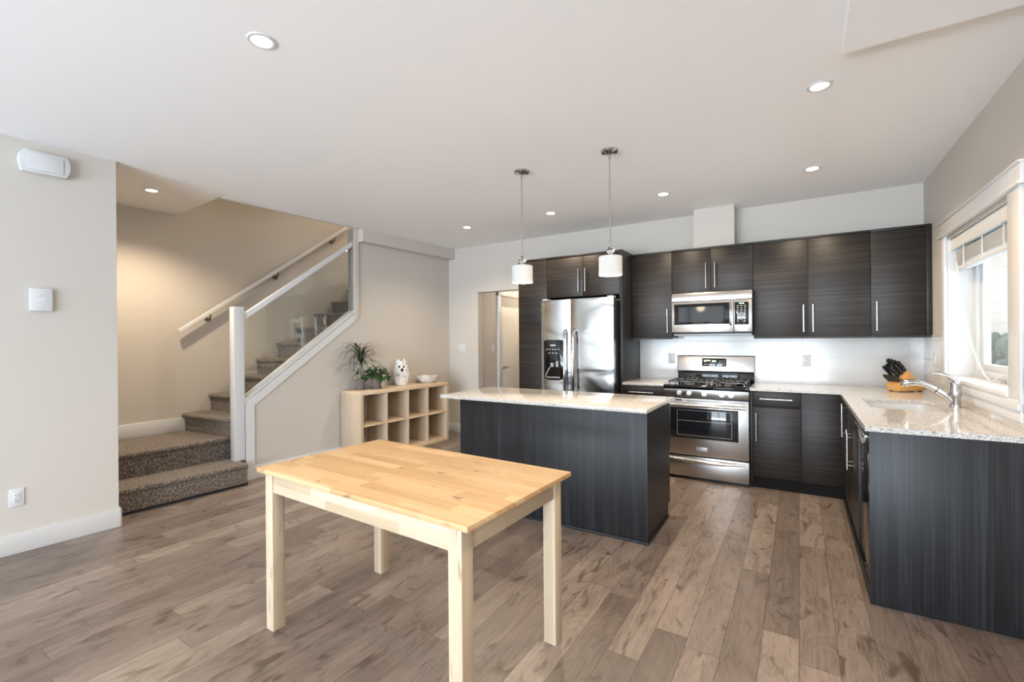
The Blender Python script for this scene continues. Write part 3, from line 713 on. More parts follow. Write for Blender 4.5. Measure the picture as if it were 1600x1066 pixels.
def cabinet(name, label, ax, a0, a1, d0, d1, z0, z1, fronts, kick=0.0, top=0.0, valance=0.0, kd=0.03):
    """fronts: (kind, a0, a1, z0, z1, handle) with handle = None | ('v', a, z, L) | ('h', a, z, L)"""
    t = T(name, label, 'cabinet', pt(ax, (a0 + a1)/2, (d0 + d1)/2, z0))
    t.part('carcass', bx(MB(), ax, a0 + 0.0008, a1 - 0.0008, d0 + 0.020, d1, z0 + kick, z1 - top), M_dwh)
    if kick: t.part('toe_kick', bx(MB(), ax, a0 + 0.001, a1 - 0.001, d0 + kd, d0 + kd + 0.02, z0, z0 + kick - 0.0005), M_kick)
    if top: t.part('top_moulding', bx(MB(), ax, a0 + 0.0008, a1 - 0.0008, d0 - 0.006, d1, z1 - top + 0.0005, z1, 0.001), M_dwh)
    if valance: t.part('light_valance', bx(MB(), ax, a0 + 0.001, a1 - 0.001, d0 + 0.004, d0 + 0.022, z0 - valance, z0 - 0.0005), M_dwh)
    for kind, b0, b1, y0, y1, h in fronts:
        d = t.part(kind, bx(MB(), ax, b0 + 0.0016, b1 - 0.0016, d0, d0 + 0.0185, y0 + 0.0016, y1 - 0.0016, 0.0012), M_dwh)
        if h: t.part('handle', bar_handle(ax, h[1], d0, h[2], h[3], h[0] == 'v'), M_handle, d, 'slim steel bar handle')
    return t
# tall units
YK = 4.736
cabinet('pantry_cabinet', 'tall narrow dark pantry cabinet between the doorway and the fridge', 'y', -2.853, -2.468, YK, 5.34, 0, 2.30,
        [('door', -2.853, -2.468, 0.10, 1.535, None), ('door', -2.853, -2.468, 1.535, 2.28, None)], 0.10, 0.02)
cabinet('fridge_top_cabinet', 'dark two-door cabinet above the fridge', 'y', -2.466, -1.606, YK, 5.34, 1.835, 2.30,
        [('door', -2.466, -2.02, 1.835, 2.28, ('v', -2.066, 2.01, 0.255)), ('door', -2.02, -1.606, 1.835, 2.28, ('v', -1.986, 2.01, 0.255))], 0, 0.02)
single('fridge_side_panel', MB().box(-1.605, -1.5745, YK - 0.012, 5.34, 0, 2.30, 0.001), M_dwv, 'tall dark panel closing the right side of the fridge', 'panel', (-1.59, 5.0, 0))
# wall units
YU, ZU0, ZU1 = 5.05, 1.365, 2.288
cabinet('wall_cabinet', 'dark single-door wall cabinet between the fridge panel and the microwave', 'y', -1.572, -1.142, YU, 5.338, ZU0, ZU1,
        [('door', -1.572, -1.142, ZU0, ZU1 - 0.02, ('v', -1.186, 1.545, 0.25))], 0, 0.02, 0.016)
cabinet('wall_cabinet', 'short dark two-door wall cabinet directly above the microwave', 'y', -1.141, -0.379, YU, 5.338, 1.822, ZU1,
        [('door', -1.141, -0.76, 1.822, ZU1 - 0.02, ('v', -0.803, 1.996, 0.255)), ('door', -0.76, -0.379, 1.822, ZU1 - 0.02, ('v', -0.719, 1.996, 0.255))], 0, 0.02)
cabinet('wall_cabinet', 'wide dark two-door wall cabinet right of the microwave', 'y', -0.378, 0.529, YU, 5.338, ZU0, ZU1,
        [('door', -0.378, 0.071, ZU0, ZU1 - 0.02, ('v', 0.034, 1.535, 0.25)), ('door', 0.071, 0.529, ZU0, ZU1 - 0.02, ('v', 0.108, 1.535, 0.25))], 0, 0.02, 0.016)
cabinet('wall_cabinet', 'dark single-door wall cabinet in the right corner by the window', 'y', 0.530, 0.930, YU, 5.338, ZU0, ZU1,
        [('door', 0.530, 0.893, ZU0, ZU1 - 0.02, ('v', 0.568, 1.535, 0.25)), ('filler', 0.893, 0.930, ZU0, ZU1 - 0.02, None)], 0, 0.02, 0.016)
# base units on the back wall
YC = 4.72; ZB = 0.878
cabinet('base_cabinet', 'small dark base cabinet with a drawer between fridge panel and range', 'y', -1.573, -1.143, YC, 5.338, 0, ZB,
        [('drawer', -1.573, -1.143, 0.735, 0.875, ('h', -1.375, 0.81, 0.25)), ('door', -1.573, -1.143, 0.10, 0.733, ('v', -1.19, 0.56, 0.255))], 0.10, kd=0.014)
cabinet('base_cabinet', 'dark base cabinet with drawer and door just right of the range', 'y', -0.362, 0.009, YC, 5.338, 0, ZB,
        [('drawer', -0.362, 0.009, 0.735, 0.875, ('h', -0.18, 0.81, 0.25)), ('door', -0.362, 0.009, 0.10, 0.733, ('v', -0.335, 0.555, 0.255))], 0.10, kd=0.014)
cabinet('base_cabinet', 'dark blank-front corner base cabinet where the two counters meet', 'y', 0.010, 0.922, YC, 5.338, 0, ZB,
        [('door', 0.010, 0.300, 0.10, 0.875, None)], 0.10, kd=0.014)
single('filler_strip', MB().box(-0.386, -0.364, YC, YC + 0.30, 0, ZB, 0.001), M_dwv, 'narrow dark filler strip between range and base cabinet', 'filler strip', (-0.375, YC, 0))
# right run, facing the island
XF = 0.302
cabinet('base_cabinet', 'narrow dark corner base cabinet in the window run, next to the sink cabinet', 'x', 4.255, 4.718, XF, 0.922, 0, ZB - 0.25,
        [('door', 4.255, 4.718, 0.10, 0.875, ('v', 4.29, 0.727, 0.25))], 0.10, kd=0.02)
cabinet('base_cabinet', 'dark two-door sink cabinet between the corner cabinet and dishwasher', 'x', 3.490, 4.254, XF, 0.922, 0, ZB - 0.25,
        [('false_drawer', 3.490, 4.254, 0.745, 0.875, None), ('door', 3.490, 3.872, 0.10, 0.743, ('v', 3.846, 0.585, 0.25)), ('door', 3.872, 4.254, 0.10, 0.743, ('v', 3.898, 0.60, 0.25))], 0.10, kd=0.02)
dw = T('dishwasher', 'black dishwasher with silver grip beside the end panel', 'dishwasher', (0.6, 3.23, 0))
dw.part('tub', MB().box(XF + 0.03, 0.92, 2.975, 3.487, 0.10, 0.875), M_blackp)
dw.part('door', MB().box(XF + 0.002, XF + 0.028, 2.976, 3.486, 0.13, 0.748, 0.003), M_blackg)
cp = dw.part('control_panel', MB().box(XF - 0.004, XF + 0.028, 2.976, 3.486, 0.752, 0.872, 0.004), M_blackp)
dw.part('trim_strip', MB().box(XF - 0.019, XF - 0.003, 2.985, 3.480, 0.836, 0.850, 0.003), M_handle, cp, 'bright steel strip')
gp = []
for i in range(13):
    a = math.pi*i/12; gp.append((3.235 - 0.150*math.cos(a), 0.828 - 0.060*math.sin(a)))
for i in range(13):
    a = math.pi*(12 - i)/12; gp.append((3.235 - 0.125*math.cos(a), 0.828 - 0.030*math.sin(a)))
dw.part('pocket_grip', MB().prism(gp, 'x', XF - 0.0095, XF - 0.0035), M_grey, cp, 'grey pocket grip')
dw.part('kick_plate', MB().box(XF + 0.03, XF + 0.05, 2.976, 3.486, 0.0, 0.125), M_blackp)
single('end_panel', MB().box(XF - 0.004, XR - 0.001, 2.948, 2.972, 0, ZB, 0.001), M_dwv, 'large dark upright-grain panel ending the window counter at right', 'panel', (0.6, 2.96, 0))
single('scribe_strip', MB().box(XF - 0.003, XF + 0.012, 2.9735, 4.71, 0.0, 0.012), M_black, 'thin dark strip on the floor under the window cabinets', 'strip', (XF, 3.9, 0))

# counters
ZT = 0.905
def rr_poly(x0, x1, y0, y1, r, n_=6):
    out = []
    for cx, cy, s_ in ((x1 - r, y1 - r, 0), (x0 + r, y1 - r, 1), (x0 + r, y0 + r, 2), (x1 - r, y0 + r, 3)):
        for i in range(n_ + 1):
            a = math.pi/2*(s_ + i/n_); out.append((cx + r*math.cos(a), cy + r*math.sin(a)))
    return out
SX0, SX1, SY0, SY1 = 0.385, 0.800, 3.71, 4.30
single('countertop', MB().slab_hole([(-0.386, 4.695), (0.280, 4.695), (0.280, 2.940), (0.926, 2.940), (0.926, 5.339), (-0.386, 5.339)], rr_poly(SX0, SX1, SY0, SY1, 0.10), ZB + 0.001, ZT), M_granite,
       'L-shaped speckled granite counter with the sink, along back and window walls', 'countertop', (0.5, 4, ZB))
single('countertop', MB().box(-1.573, -1.142, 4.695, 5.339, ZB + 0.001, ZT, 0.002), M_granite, 'short speckled granite counter between fridge panel and range', 'countertop', (-1.35, 5.0, ZB))
# sink: bowl under the cut-out
sk = MB(); b = sk.bm; rings = []
for off, z in ((0.012, ZB - 0.0005), (-0.004, ZB - 0.0005), (-0.004, ZB - 0.02), (-0.016, 0.72), (-0.06, 0.695)):
    rings.append([b.verts.new((x, y, z)) for x, y in rr_poly(SX0 - off, SX1 + off, SY0 - off, SY1 + off, 0.10 + off*0.5)])
for p, q in zip(rings, rings[1:]):
    for i in range(len(p)): b.faces.new([p[i], p[(i + 1) % len(p)], q[(i + 1) % len(p)], q[i]])
b.faces.new(rings[-1])
sn = T('kitchen_sink', 'steel undermount sink bowl in the granite counter under the window', 'sink', (0.59, 4.0, 0.69))
sn.part('bowl', sk, M_sinksteel)
sn.part('drain', MB().lathe([(0, 0.003), (0.03, 0.003), (0.042, 0.001), (0.042, 0)], 0.59, 4.0, 0.6955), M_chrome)

# faucet
fc = T('kitchen_faucet', 'chrome single-lever pull-out faucet behind the sink', 'faucet', (0.845, 4.0, ZT))
fx, fy = 0.845, 4.0
fc.part('base', MB().lathe([(0, 0), (0.031, 0), (0.031, 0.008), (0.026, 0.012), (0, 0.012)], fx, fy, ZT + 0.0005), M_chrome)
fc.part('body', MB().lathe([(0.026, 0.012), (0.027, 0.06), (0.030, 0.075), (0.030, 0.105), (0.027, 0.115), (0.027, 0.15), (0.024, 0.158), (0, 0.160)], fx, fy, ZT), M_chrome)
fc.part('lever', MB().tube([(fx + 0.006, fy, ZT + 0.158), (fx + 0.0, fy, ZT + 0.178), (fx - 0.03, fy + .004, ZT + 0.198), (fx - 0.075, fy + .010, ZT + 0.212), (fx - 0.105, fy + .014, ZT + 0.214)], [0.024, 0.021, 0.015, 0.010, 0.005], 12), M_chrome)
sp_pts = [(fx - 0.012, fy, ZT + 0.035), (fx - 0.05, fy, ZT + 0.075), (fx - 0.09, fy, ZT + 0.104), (fx - 0.13, fy, ZT + 0.130), (fx - 0.165, fy, ZT + 0.143)]
fc.part('spout', MB().tube(sp_pts, [0.019, 0.018, 0.0175, 0.0175, 0.018], 14), M_chrome)
fc.part('spray_head', MB().tube([(fx - 0.166, fy, ZT + 0.1435), (fx - 0.20, fy, ZT + 0.150), (fx - 0.235, fy, ZT + 0.148), (fx - 0.258, fy, ZT + 0.136), (fx - 0.268, fy, ZT + 0.126)], [0.0195, 0.022, 0.023, 0.019, 0.008], 14).cyl((fx - 0.235, fy, ZT + 0.136), (fx - 0.237, fy, ZT + 0.119), 0.015, 0.013), M_chrome)
fc.part('joint_ring', MB().tube([(fx - 0.089, fy, ZT + 0.1032), (fx - 0.0935, fy, ZT + 0.1065)], 0.0182, 14), M_blackp)

# knife block, with every knife a thing of its own
KB = Matrix.Translation((0.742, 4.965, ZT + 0.0005)) @ Matrix.Rotation(R(36), 4, 'Z')
kb = T('knife_block', 'honey-coloured wooden knife block on the counter corner', 'knife block', (0, 0, 0), local=True)
kb.o.matrix_world = KB
kb.part('block', MB().prism([(-0.045, 0.008), (0.115, 0.008), (0.125, 0.022), (-0.020, 0.172), (-0.080, 0.114), (-0.042, 0.080)], 'y', -0.055, 0.055, bev=0.003), M_block)
kb.part('front_block', MB().prism([(-0.105, 0.006), (-0.0465, 0.006), (-0.0445, 0.076), (-0.062, 0.086), (-0.112, 0.068)], 'y', -0.062, 0.058, bev=0.003), M_block)
kb.part('foot', MB().box(-0.095, -0.075, -0.05, -0.03, 0, 0.0075).box(-0.095, -0.075, 0.03, 0.05, 0, 0.0075).box(0.085, 0.105, -0.045, -0.025, 0, 0.0075).box(0.085, 0.105, 0.025, 0.045, 0, 0.0075), M_blackp)
kb.part('nameplate', MB().box(-0.1085, -0.1065, -0.03, 0.03, 0.030, 0.052), M_grey)
def knife(label, x, y, z, ang, L, w, group, shears=False):
    t = T('kitchen_shears' if shears else 'kitchen_knife', label, 'shears' if shears else 'knife', (0, 0, 0), local=True, group=group)
    t.o.matrix_world = KB @ Matrix.Translation((x, y, z)) @ Matrix.Rotation(R(ang), 4, 'Y')
    if shears:
        for s_ in (-1, 1):
            pts = [(0.0065*math.cos(a*math.pi/6) + s_*0.0078, 0, 0.045 + 0.022*math.sin(a*math.pi/6)) for a in range(13)]
            t.part('grip', MB().tube(pts, 0.0036, 8), M_blackp)
        t.part('shank', MB().cyl((0, 0, 0.0005), (0, 0, 0.024), 0.006), M_handle)
        return t
    w *= 1.2; L *= 1.08; h = w/2
    t.part('handle', MB().prism([(-h*0.9, 0.012), (h*0.8, 0.012), (h*1.0, L*0.45), (h*0.85, L*0.7), (h*1.25, L*0.97), (-h*0.1, L*1.02), (-h*1.0, L*0.9), (-h*0.85, L*0.5)], 'y', -0.008, 0.008, bev=0.003), M_blackp)
    t.part('bolster', MB().box(-h*0.95, h*0.85, -0.0075, 0.0075, 0.0005, 0.0115, 0.001), M_handle)
    t.part('rivet', MB().cyl((0, -0.0088, L*0.35), (0, 0.0088, L*0.35), 0.0028, seg=8).cyl((0, -0.0088, L*0.68), (0, 0.0088, L*0.68), 0.0028, seg=8), M_handle)
    return t
dirx, dirz = -0.88*0.08, -0.47*0.08
def slot(f): return (-0.020 - 0.060*f, 0.172 - 0.058*f)       # along the slanted top face
spec = [('black-handled chef knife, tallest at the back right of the block', 0.13, 0.038, 0.125, 0.026), ('black-handled bread knife, second from the back right of the block', 0.13, 0.012, 0.122, 0.024),
        ('black-handled carving knife in the back row, third from the right', 0.13, -0.014, 0.115, 0.022), ('black-handled slicing knife, nearest in the back row of the block', 0.13, -0.040, 0.105, 0.022),
        ('black-handled utility knife in the middle of the block, far side', 0.55, 0.036, 0.105, 0.020), ('black-handled boning knife in the middle row beside the shears', 0.55, -0.014, 0.110, 0.020),
        ('black-handled paring knife, nearest in the middle row of the block', 0.55, -0.040, 0.10, 0.019), ('thick black sharpening-steel style handle at the upper left of the block', 0.92, 0.036, 0.112, 0.020),
        ('black-handled small knife at the left edge of the upper block', 0.92, -0.030, 0.110, 0.020)]
for lb, f, y, L, w in spec:
    x, z = slot(f); knife(lb, x, y, z + 0.001, -44, L, w, 'large knives in the knife block')
x, z = slot(0.57); knife('kitchen shears with looped black grips in the middle of the block', x, 0.010, z + 0.001, -44, 0.1, 0.02, None, True)
pos = ['nearest the camera', 'second from the camera', 'third from the camera', 'third from the wall', 'second from the wall', 'nearest the wall']
for i in range(6):
    knife('small black-handled steak knife in the lower row, ' + pos[i], -0.086, -0.050 + 0.0195*i, 0.0785, -47, 0.075, 0.015, 'steak knives in the lower row of the block')

# ------------------------------------------------------------------ refrigerator
fr = T('refrigerator', 'stainless side-by-side refrigerator with dispenser', 'refrigerator', (-2.02, 4.95, 0))
FX0, FX1, FYF = -2.448, -1.612, 4.545
fr.part('cabinet', MB().box(FX0 + 0.006, FX1 - 0.004, FYF + 0.075, 5.32, 0.02, 1.765, 0.004), M_blackp)
XS = -2.088
def fdoor(x0, x1):
    n_ = 12; pts = [(x0, FYF + 0.07), (x0, FYF + 0.012)]
    for i in range(n_ + 1):
        t = i/n_; pts.append((x0 + 0.006 + (x1 - x0 - 0.012)*t, FYF + 0.010 - 0.013*math.sin(math.pi*t)**0.6))
    pts += [(x1, FYF + 0.012), (x1, FYF + 0.07)]
    return pts
fl = fr.part('freezer_door', MB().prism(fdoor(FX0, XS - 0.004), 'z', 0.06, 1.79), M_fridge)
fd = fr.part('fridge_door', MB().prism(fdoor(XS + 0.004, FX1), 'z', 0.06, 1.79), M_fridge)
for x, d in ((-2.138, fl), (-2.040, fd)):
    fr.part('handle', MB().tube([(x, FYF + 0.004, 1.455), (x, FYF - 0.035, 1.445), (x, FYF - 0.052, 1.40), (x, FYF - 0.058, 1.15), (x, FYF - 0.058, 0.85), (x, FYF - 0.052, 0.58), (x, FYF - 0.035, 0.535), (x, FYF + 0.004, 0.525)], 0.0145, 12), M_chrome, d)
dp = fr.part('dispenser', MB().prism([(-2.408, 1.346), (-2.35, 1.354), (-2.23, 1.354), (-2.172, 1.346), (-2.172, 0.93), (-2.23, 0.912), (-2.35, 0.912), (-2.408, 0.93)], 'y', FYF - 0.014, FYF + 0.004, bev=0.002), M_blackg, fl)
fr.part('control_face', MB().box(-2.390, -2.19, FYF - 0.0165, FYF - 0.0142, 1.20, 1.325, 0.001), M_ovenglass, dp) if False else None
dk = MB().box(-2.325, -2.262, FYF - 0.0155, FYF - 0.0145, 1.288, 1.300)
for i in range(5): dk.box(-2.37 + 0.034*i, -2.358 + 0.034*i, FYF - 0.0155, FYF - 0.0145, 1.245, 1.254)
for i in range(3): dk.box(-2.35 + 0.045*i, -2.325 + 0.045*i, FYF - 0.0155, FYF - 0.0145, 1.205, 1.210)
fr.part('control_marks', dk, M_marks, fl)
fr.part('dispenser_paddle', MB().tube([(-2.385, FYF - 0.018, 0.945), (-2.35, FYF - 0.024, 1.02), (-2.325, FYF - 0.022, 1.055)], 0.006, 8).cyl((-2.30, FYF - 0.018, 1.06), (-2.30, FYF - 0.022, 1.10), 0.020).cyl((-2.24, FYF - 0.018, 1.06), (-2.24, FYF - 0.022, 1.12), 0.016).box(-2.37, -2.21, FYF - 0.022, FYF - 0.0142, 0.935, 0.95, 0.002), M_grey, fl)
fr.part('hinge_cover', MB().box(FX0 + 0.01, FX0 + 0.07, FYF + 0.02, FYF + 0.12, 1.791, 1.808, 0.003), M_grey)
fr.part('hinge_cover', MB().box(FX1 - 0.07, FX1 - 0.01, FYF + 0.02, FYF + 0.12, 1.791, 1.808, 0.003), M_grey)
fr.part('grille', MB().box(FX0 + 0.01, FX1 - 0.01, FYF + 0.05, FYF + 0.075, 0.0, 0.055, 0.002), M_blackp)

# ------------------------------------------------------------------ microwave
mw = T('microwave', 'stainless over-the-range microwave with black window and keypad', 'microwave', (-0.75, 5.1, 1.41))
MX0, MX1, MY = -1.122, -0.379, 4.945
mw.part('body', MB().box(MX0, MX1, MY + 0.03, 5.337, 1.405, 1.820, 0.002), M_blackp)
mw.part('vent_strip', MB().prism([(MY + 0.03, 1.737), (MY, 1.737), (MY + 0.006, 1.79), (MY + 0.012, 1.8195), (MY + 0.03, 1.8195)], 'x', MX0, MX1, bev=0.002), M_mwsteel)
md = mw.part('door', MB().box(MX0, -0.541, MY, MY + 0.029, 1.418, 1.732, 0.004), M_mwsteel)
mg = mw.part('door_glass', MB().prism([(-1.098, 1.497), (-0.56, 1.497), (-0.56, 1.708), (-1.098, 1.708)], 'y', MY - 0.003, MY + 0.001, bev=0.001), M_blackg, md)
mw.part('window_screen', MB().box(-1.052, -0.628, MY - 0.0036, MY - 0.0030, 1.522, 1.676), M_mwglass, md)
mw.part('handle', MB().tube([(-0.566, MY - 0.001, 1.712), (-0.566, MY - 0.026, 1.706), (-0.566, MY - 0.034, 1.68), (-0.566, MY - 0.034, 1.52), (-0.566, MY - 0.026, 1.494), (-0.566, MY - 0.001, 1.488)], 0.0105, 12), M_chrome, md)
pn = mw.part('control_panel', MB().box(-0.539, MX1, MY, MY + 0.029, 1.418, 1.732, 0.004), M_mwsteel)
mw.part('keypad', MB().box(-0.531, -0.408, MY - 0.003, MY + 0.001, 1.487, 1.706, 0.001), M_blackg, pn)
kk = MB(); 
for r_ in range(8):
    for c_ in range(3):
        if r_ == 7 and c_ == 1: continue
        x, z = -0.512 + c_*0.032, 1.668 - r_*0.0215
        if r_ == 0: kk.box(x, x + 0.018, MY - 0.0036, MY - 0.003, z, z + 0.004)
        else: kk.box(x + 0.003, x + 0.013, MY - 0.0036, MY - 0.003, z, z + 0.006)
mw.part('key_marks', kk, M_marks, pn)
mw.part('clock_digits', MB().box(-0.49, -0.472, MY - 0.0036, MY - 0.003, 1.688, 1.698).box(-0.466, -0.448, MY - 0.0036, MY - 0.003, 1.688, 1.698), M_green, pn)
mw.part('badge_marks', MB().box(-0.84, -0.826, MY - 0.0008, MY + 0.001, 1.452, 1.460).box(-0.805, -0.765, MY - 0.0008, MY + 0.001, 1.453, 1.459), M_grey, md)
mw.part('underside', MB().box(MX0 + 0.01, MX1 - 0.01, MY + 0.04, 5.33, 1.385, 1.4045, 0.002), M_grey)

# ------------------------------------------------------------------ gas range
rg = T('gas_range', 'stainless gas range with black cooktop and oven door', 'stove', (-0.765, 5.0, 0))
GX0, GX1, GY = -1.140, -0.388, 4.665
rg.part('body', MB().box(GX0 + 0.002, GX1 - 0.002, GY + 0.045, 5.30, 0.02, 0.868, 0.002), M_blackp)
rg.part('foot_rail', MB().box(GX0 + 0.02, GX1 - 0.02, GY + 0.06, GY + 0.08, 0.0, 0.0195), M_blackp)
ct = rg.part('cooktop', MB().prism([(GY - 0.012, 0.870), (GY - 0.014, 0.895), (GY - 0.004, 0.908), (GY + 0.03, 0.905), (5.29, 0.905), (5.29, 0.870)], 'x', GX0, GX1, bev=0.002), M_blackg)
rg.part('control_panel', MB().prism([(GY - 0.004, 0.796), (GY - 0.012, 0.868), (GY + 0.044, 0.868), (GY + 0.044, 0.796)], 'x', GX0, GX1, bev=0.002), M_steel)
for x in (-0.992, -0.902, -0.765, -0.612, -0.535):
    kn = MB().cyl((x, GY - 0.0085, 0.831), (x, GY - 0.018, 0.831), 0.023, seg=20).cyl((x, GY - 0.018, 0.831), (x, GY - 0.038, 0.831), 0.019, 0.016, seg=20).box(x - 0.004, x + 0.004, GY - 0.047, GY - 0.020, 0.812, 0.850, 0.002)
    rg.part('knob', kn, M_knob)
od = rg.part('oven_door', MB().box(GX0 + 0.002, GX1 - 0.002, GY, GY + 0.043, 0.236, 0.780, 0.004), M_steel)
rg.part('door_vent', MB().box(-1.03, -0.97, GY - 0.0008, GY + 0.002, 0.755, 0.768).box(-0.93, -0.60, GY - 0.0008, GY + 0.002, 0.757, 0.763).box(-0.56, -0.42, GY - 0.0008, GY + 0.002, 0.757, 0.763), M_blackp, od)
og = rg.part('oven_window', MB().box(-1.078, -0.477, GY - 0.003, GY + 0.001, 0.400, 0.690, 0.001), M_ovenglass, od)
wl = MB()
x0, x1, z0, z1 = -1.015, -0.530, 0.425, 0.668
for a in ((x0, x0 + 0.003, z0, z1), (x1 - 0.003, x1, z0, z1), (x0, x1, z0, z0 + 0.003), (x0, x1, z1 - 0.003, z1), (x0, x1, 0.565, 0.568)): wl.box(a[0], a[1], GY - 0.0036, GY - 0.003, a[2], a[3])
rg.part('window_outline', wl, M_grey, od)
hp = []
for i in range(15):
    t = i/14; hp.append((GX0 + 0.03 + (GX1 - GX0 - 0.06)*t, GY - 0.040 - 0.016*math.sin(math.pi*t), 0.722))
rg.part('handle', MB().tube(hp, 0.017, 12).cyl((GX0 + .045, GY, .722), (GX0 + .045, GY - .042, .722), .012).cyl((GX1 - .045, GY, .722), (GX1 - .045, GY - .042, .722), .012), M_handle, od)
rg.part('badge', MB().box(-0.842, -0.742, GY - 0.003, GY + 0.001, 0.278, 0.322, 0.002), M_badge, od)
bd = rg.part('drawer', MB().box(GX0 + 0.002, GX1 - 0.002, GY, GY + 0.043, 0.028, 0.226, 0.004), M_steel)
hp = []; hr_ = []
for i in range(15):
    t = i/14; s_ = math.sin(math.pi*t); hp.append((GX0 + 0.03 + (GX1 - GX0 - 0.06)*t, GY - 0.010 - 0.016*s_, 0.200 - 0.012*s_)); hr_.append(0.010 + 0.012*s_)
rg.part('handle', MB().tube(hp, hr_, 12), M_handle, bd)
bgd = rg.part('back_guard', MB().prism([(5.255, 0.998), (5.245, 1.01), (5.268, 1.165), (5.275, 1.172), (5.335, 1.172), (5.335, 0.998)], 'x', GX0, GX1, bev=0.002), M_steel)
rg.part('back_panel', MB().box(GX0 + 0.002, GX1 - 0.002, 5.2905, 5.335, 0.87, 0.997, 0.001), M_blackg)
tilt = Matrix.Translation((-0.764, 5.2555, 1.102)) @ Matrix.Rotation(R(-8.4), 4, 'X')
rg.part('display', MB().box(-0.118, 0.118, -0.004, 0.004, -0.042, 0.042, 0.003, M=tilt), M_blackg, bgd)
dm = MB()
for i in range(4): dm.box(-0.10 + 0.022*i, -0.086 + 0.022*i, -0.0046, -0.0038, -0.026, -0.020, M=tilt)
for r_ in range(3):
    for c_ in range(3):
        if (r_, c_) != (0, 0): dm.box(0.05 + 0.022*c_, 0.060 + 0.022*c_, -0.0046, -0.0038, -0.026 + 0.02*r_, -0.020 + 0.02*r_, M=tilt)
rg.part('display_marks', dm, M_marks, bgd)
rg.part('clock_digits', MB().box(-0.02, -0.01, -0.0046, -0.0038, 0.006, 0.022, M=tilt).box(-0.005, 0.005, -0.0046, -0.0038, 0.006, 0.022, M=tilt).box(0.010, 0.020, -0.0046, -0.0038, 0.006, 0.022, M=tilt), M_green, bgd)
rg.part('status_text', MB().box(-0.10, -0.035, -0.0046, -0.0038, 0.014, 0.024, M=tilt), M_amber, bgd)
for cx, cy, r_ in ((-0.955, 4.83, 0.045), (-0.955, 5.12, 0.036), (-0.764, 4.975, 0.05), (-0.573, 4.83, 0.05), (-0.573, 5.12, 0.036)):
    rg.part('burner', MB().lathe([(r_*1.3, 0), (r_*1.2, 0.008), (r_, 0.010), (r_*0.95, 0.018), (0, 0.020)], cx, cy, 0.905), M_iron)
for g0, g1 in ((-1.105, -0.885), (-0.875, -0.655), (-0.645, -0.425)):
    gm = MB(); zt_ = 0.943
    for y in (4.715, 4.975, 5.235): gm.box(g0, g1, y - 0.006, y + 0.006, zt_ - 0.012, zt_, 0.002)
    for x in (g0, (g0 + g1)/2 - 0.006, g1 - 0.012): gm.box(x, x + 0.012, 4.709, 5.241, zt_ - 0.0125, zt_ - 0.0005, 0.002)
    for x in (g0 + 0.055, g1 - 0.067): gm.box(x, x + 0.010, 4.77, 4.90, zt_ - 0.011, zt_ + 0.001, 0.002).box(x, x + 0.010, 5.05, 5.18, zt_ - 0.011, zt_ + 0.001, 0.002)
    for x in (g0, g1 - 0.012):
        for y in (4.709, 4.969, 5.229): gm.box(x + 0.001, x + 0.011, y + 0.001, y + 0.011, 0.9055, zt_ - 0.01)
    rg.part('grate', gm, M_iron)

# ------------------------------------------------------------------ lamps
LAMP_W = 34
def downlight(label, x, y, z=ZC, watts=None, color=WARM):
    t = T('recessed_light', label, 'ceiling light', (0, 0, 0), local=True, group='recessed ceiling lights')
    t.o.matrix_world = Matrix.Translation((x, y, z))
    t.part('trim_ring', MB().lathe([(0.042, -0.001), (0.044, -0.006), (0.057, -0.005), (0.061, -0.0005), (0.044, -0.0003)], seg=32), M_trim)
    t.part('lens', MB().lathe([(0, -0.0035), (0.043, -0.0030), (0.043, -0.0008)], seg=28), M_lens)
    l = bpy.data.lights.new('bulb', 'SPOT'); l.energy = watts or LAMP_W; l.color = color; l.spot_size = R(140); l.spot_blend = 0.7; l.shadow_soft_size = 0.05
    o = link('bulb', l); o.parent = t.o; o.location = (0, 0, -0.03)
    return t
dl = downlight('recessed light nearest the camera, upper left of the ceiling', -2.03, 1.165)
downlight('recessed light above the sink counter, near the upper right', 0.101, 2.97, ZC, 40, (1.0, 0.68, 0.38))
for lb, x, y in (
                 ('recessed light between the two pendants, before the fridge', -2.238, 4.395), ('recessed light before the range, right of the pendants', -1.065, 4.394),
                 ('recessed light nearest the back right corner', 0.098, 4.39), ('recessed light near the hall doorway, left of the pendants', -3.35, 4.39)):
    dup(dl.o, Matrix.Translation((x, y, ZC)), lb)
for x, y in ((-2.03, -0.9), (0.0, 0.6), (-0.05, -1.6)):      # same grid, behind the camera
    dup(dl.o, Matrix.Translation((x, y, ZC)), 'recessed light in the ceiling behind the camera')

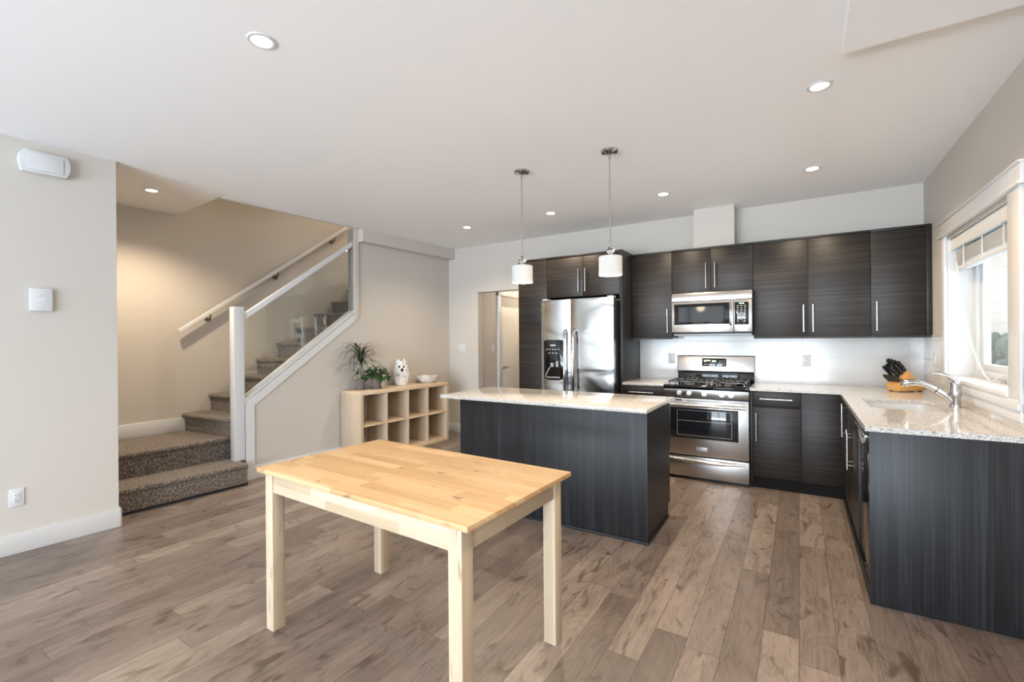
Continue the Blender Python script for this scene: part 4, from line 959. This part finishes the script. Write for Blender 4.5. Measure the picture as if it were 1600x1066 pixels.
downlight('recessed light over the stair landing', -4.84, 1.78, ZC, 60)
def pendant(label, x, y):
    t = T('pendant_lamp', label, 'pendant lamp', (0, 0, 0), local=True)
    t.o.matrix_world = Matrix.Translation((x, y, ZC))
    t.part('canopy', MB().lathe([(0, -0.030), (0.012, -0.030), (0.022, -0.024), (0.056, -0.018), (0.062, -0.010), (0.062, -0.0005), (0, -0.0005)], seg=32), M_chrome)
    t.part('rod', MB().cyl((0, 0, -0.030), (0, 0, -0.68), 0.006).cyl((0, 0, -0.033), (0, 0, -0.06), 0.009).cyl((0, 0, -0.345), (0, 0, -0.365), 0.0085), M_chrome)
    t.part('glass_ball', MB().ell((0, 0, -0.712), 0.030, 0.030, 0.030, u=20, v=14), M_crystal)
    t.part('socket_cap', MB().lathe([(0.008, -0.740), (0.022, -0.748), (0.026, -0.757), (0, -0.757)]), M_chrome)
    sh = t.part('shade', MB().lathe([(0, -0.758), (0.078, -0.758), (0.082, -0.762), (0.082, -0.888), (0.080, -0.892), (0.077, -0.890), (0.077, -0.764), (0, -0.762)], seg=40), M_shade)
    t.part('diffuser', MB().lathe([(0, -0.886), (0.076, -0.884), (0.076, -0.882), (0, -0.882)], seg=32), M_lens, sh)
    t.part('hem', MB().lathe([(0.0822, -0.868), (0.0832, -0.872), (0.0832, -0.888), (0.0822, -0.892)], seg=40), M_shade, sh)
    l = bpy.data.lights.new('bulb', 'POINT'); l.energy = 6; l.color = WARM; l.shadow_soft_size = 0.05
    o = link('bulb', l); o.parent = t.o; o.location = (0, 0, -0.93)
    return t
pd = pendant('left pendant lamp with white drum shade over the island', -1.872, 3.172)
dup(pd.o, Matrix.Translation((-1.140, 3.168, ZC)), 'right pendant lamp with white drum shade over the island')

def bulb(name, loc, w, col=WARM, r=0.08):
    l = bpy.data.lights.new(name, 'POINT'); l.energy = w; l.color = col; l.shadow_soft_size = r
    o = link(name, l); o.location = loc; return o
bulb('hall_lamp_light', (-3.3, 6.6, 2.15), 8, (1.0, 0.84, 0.66))
p = FL @ Vector((-0.4, 0.6, 4.9)); bulb('upstairs_lamp_light', p, 70)
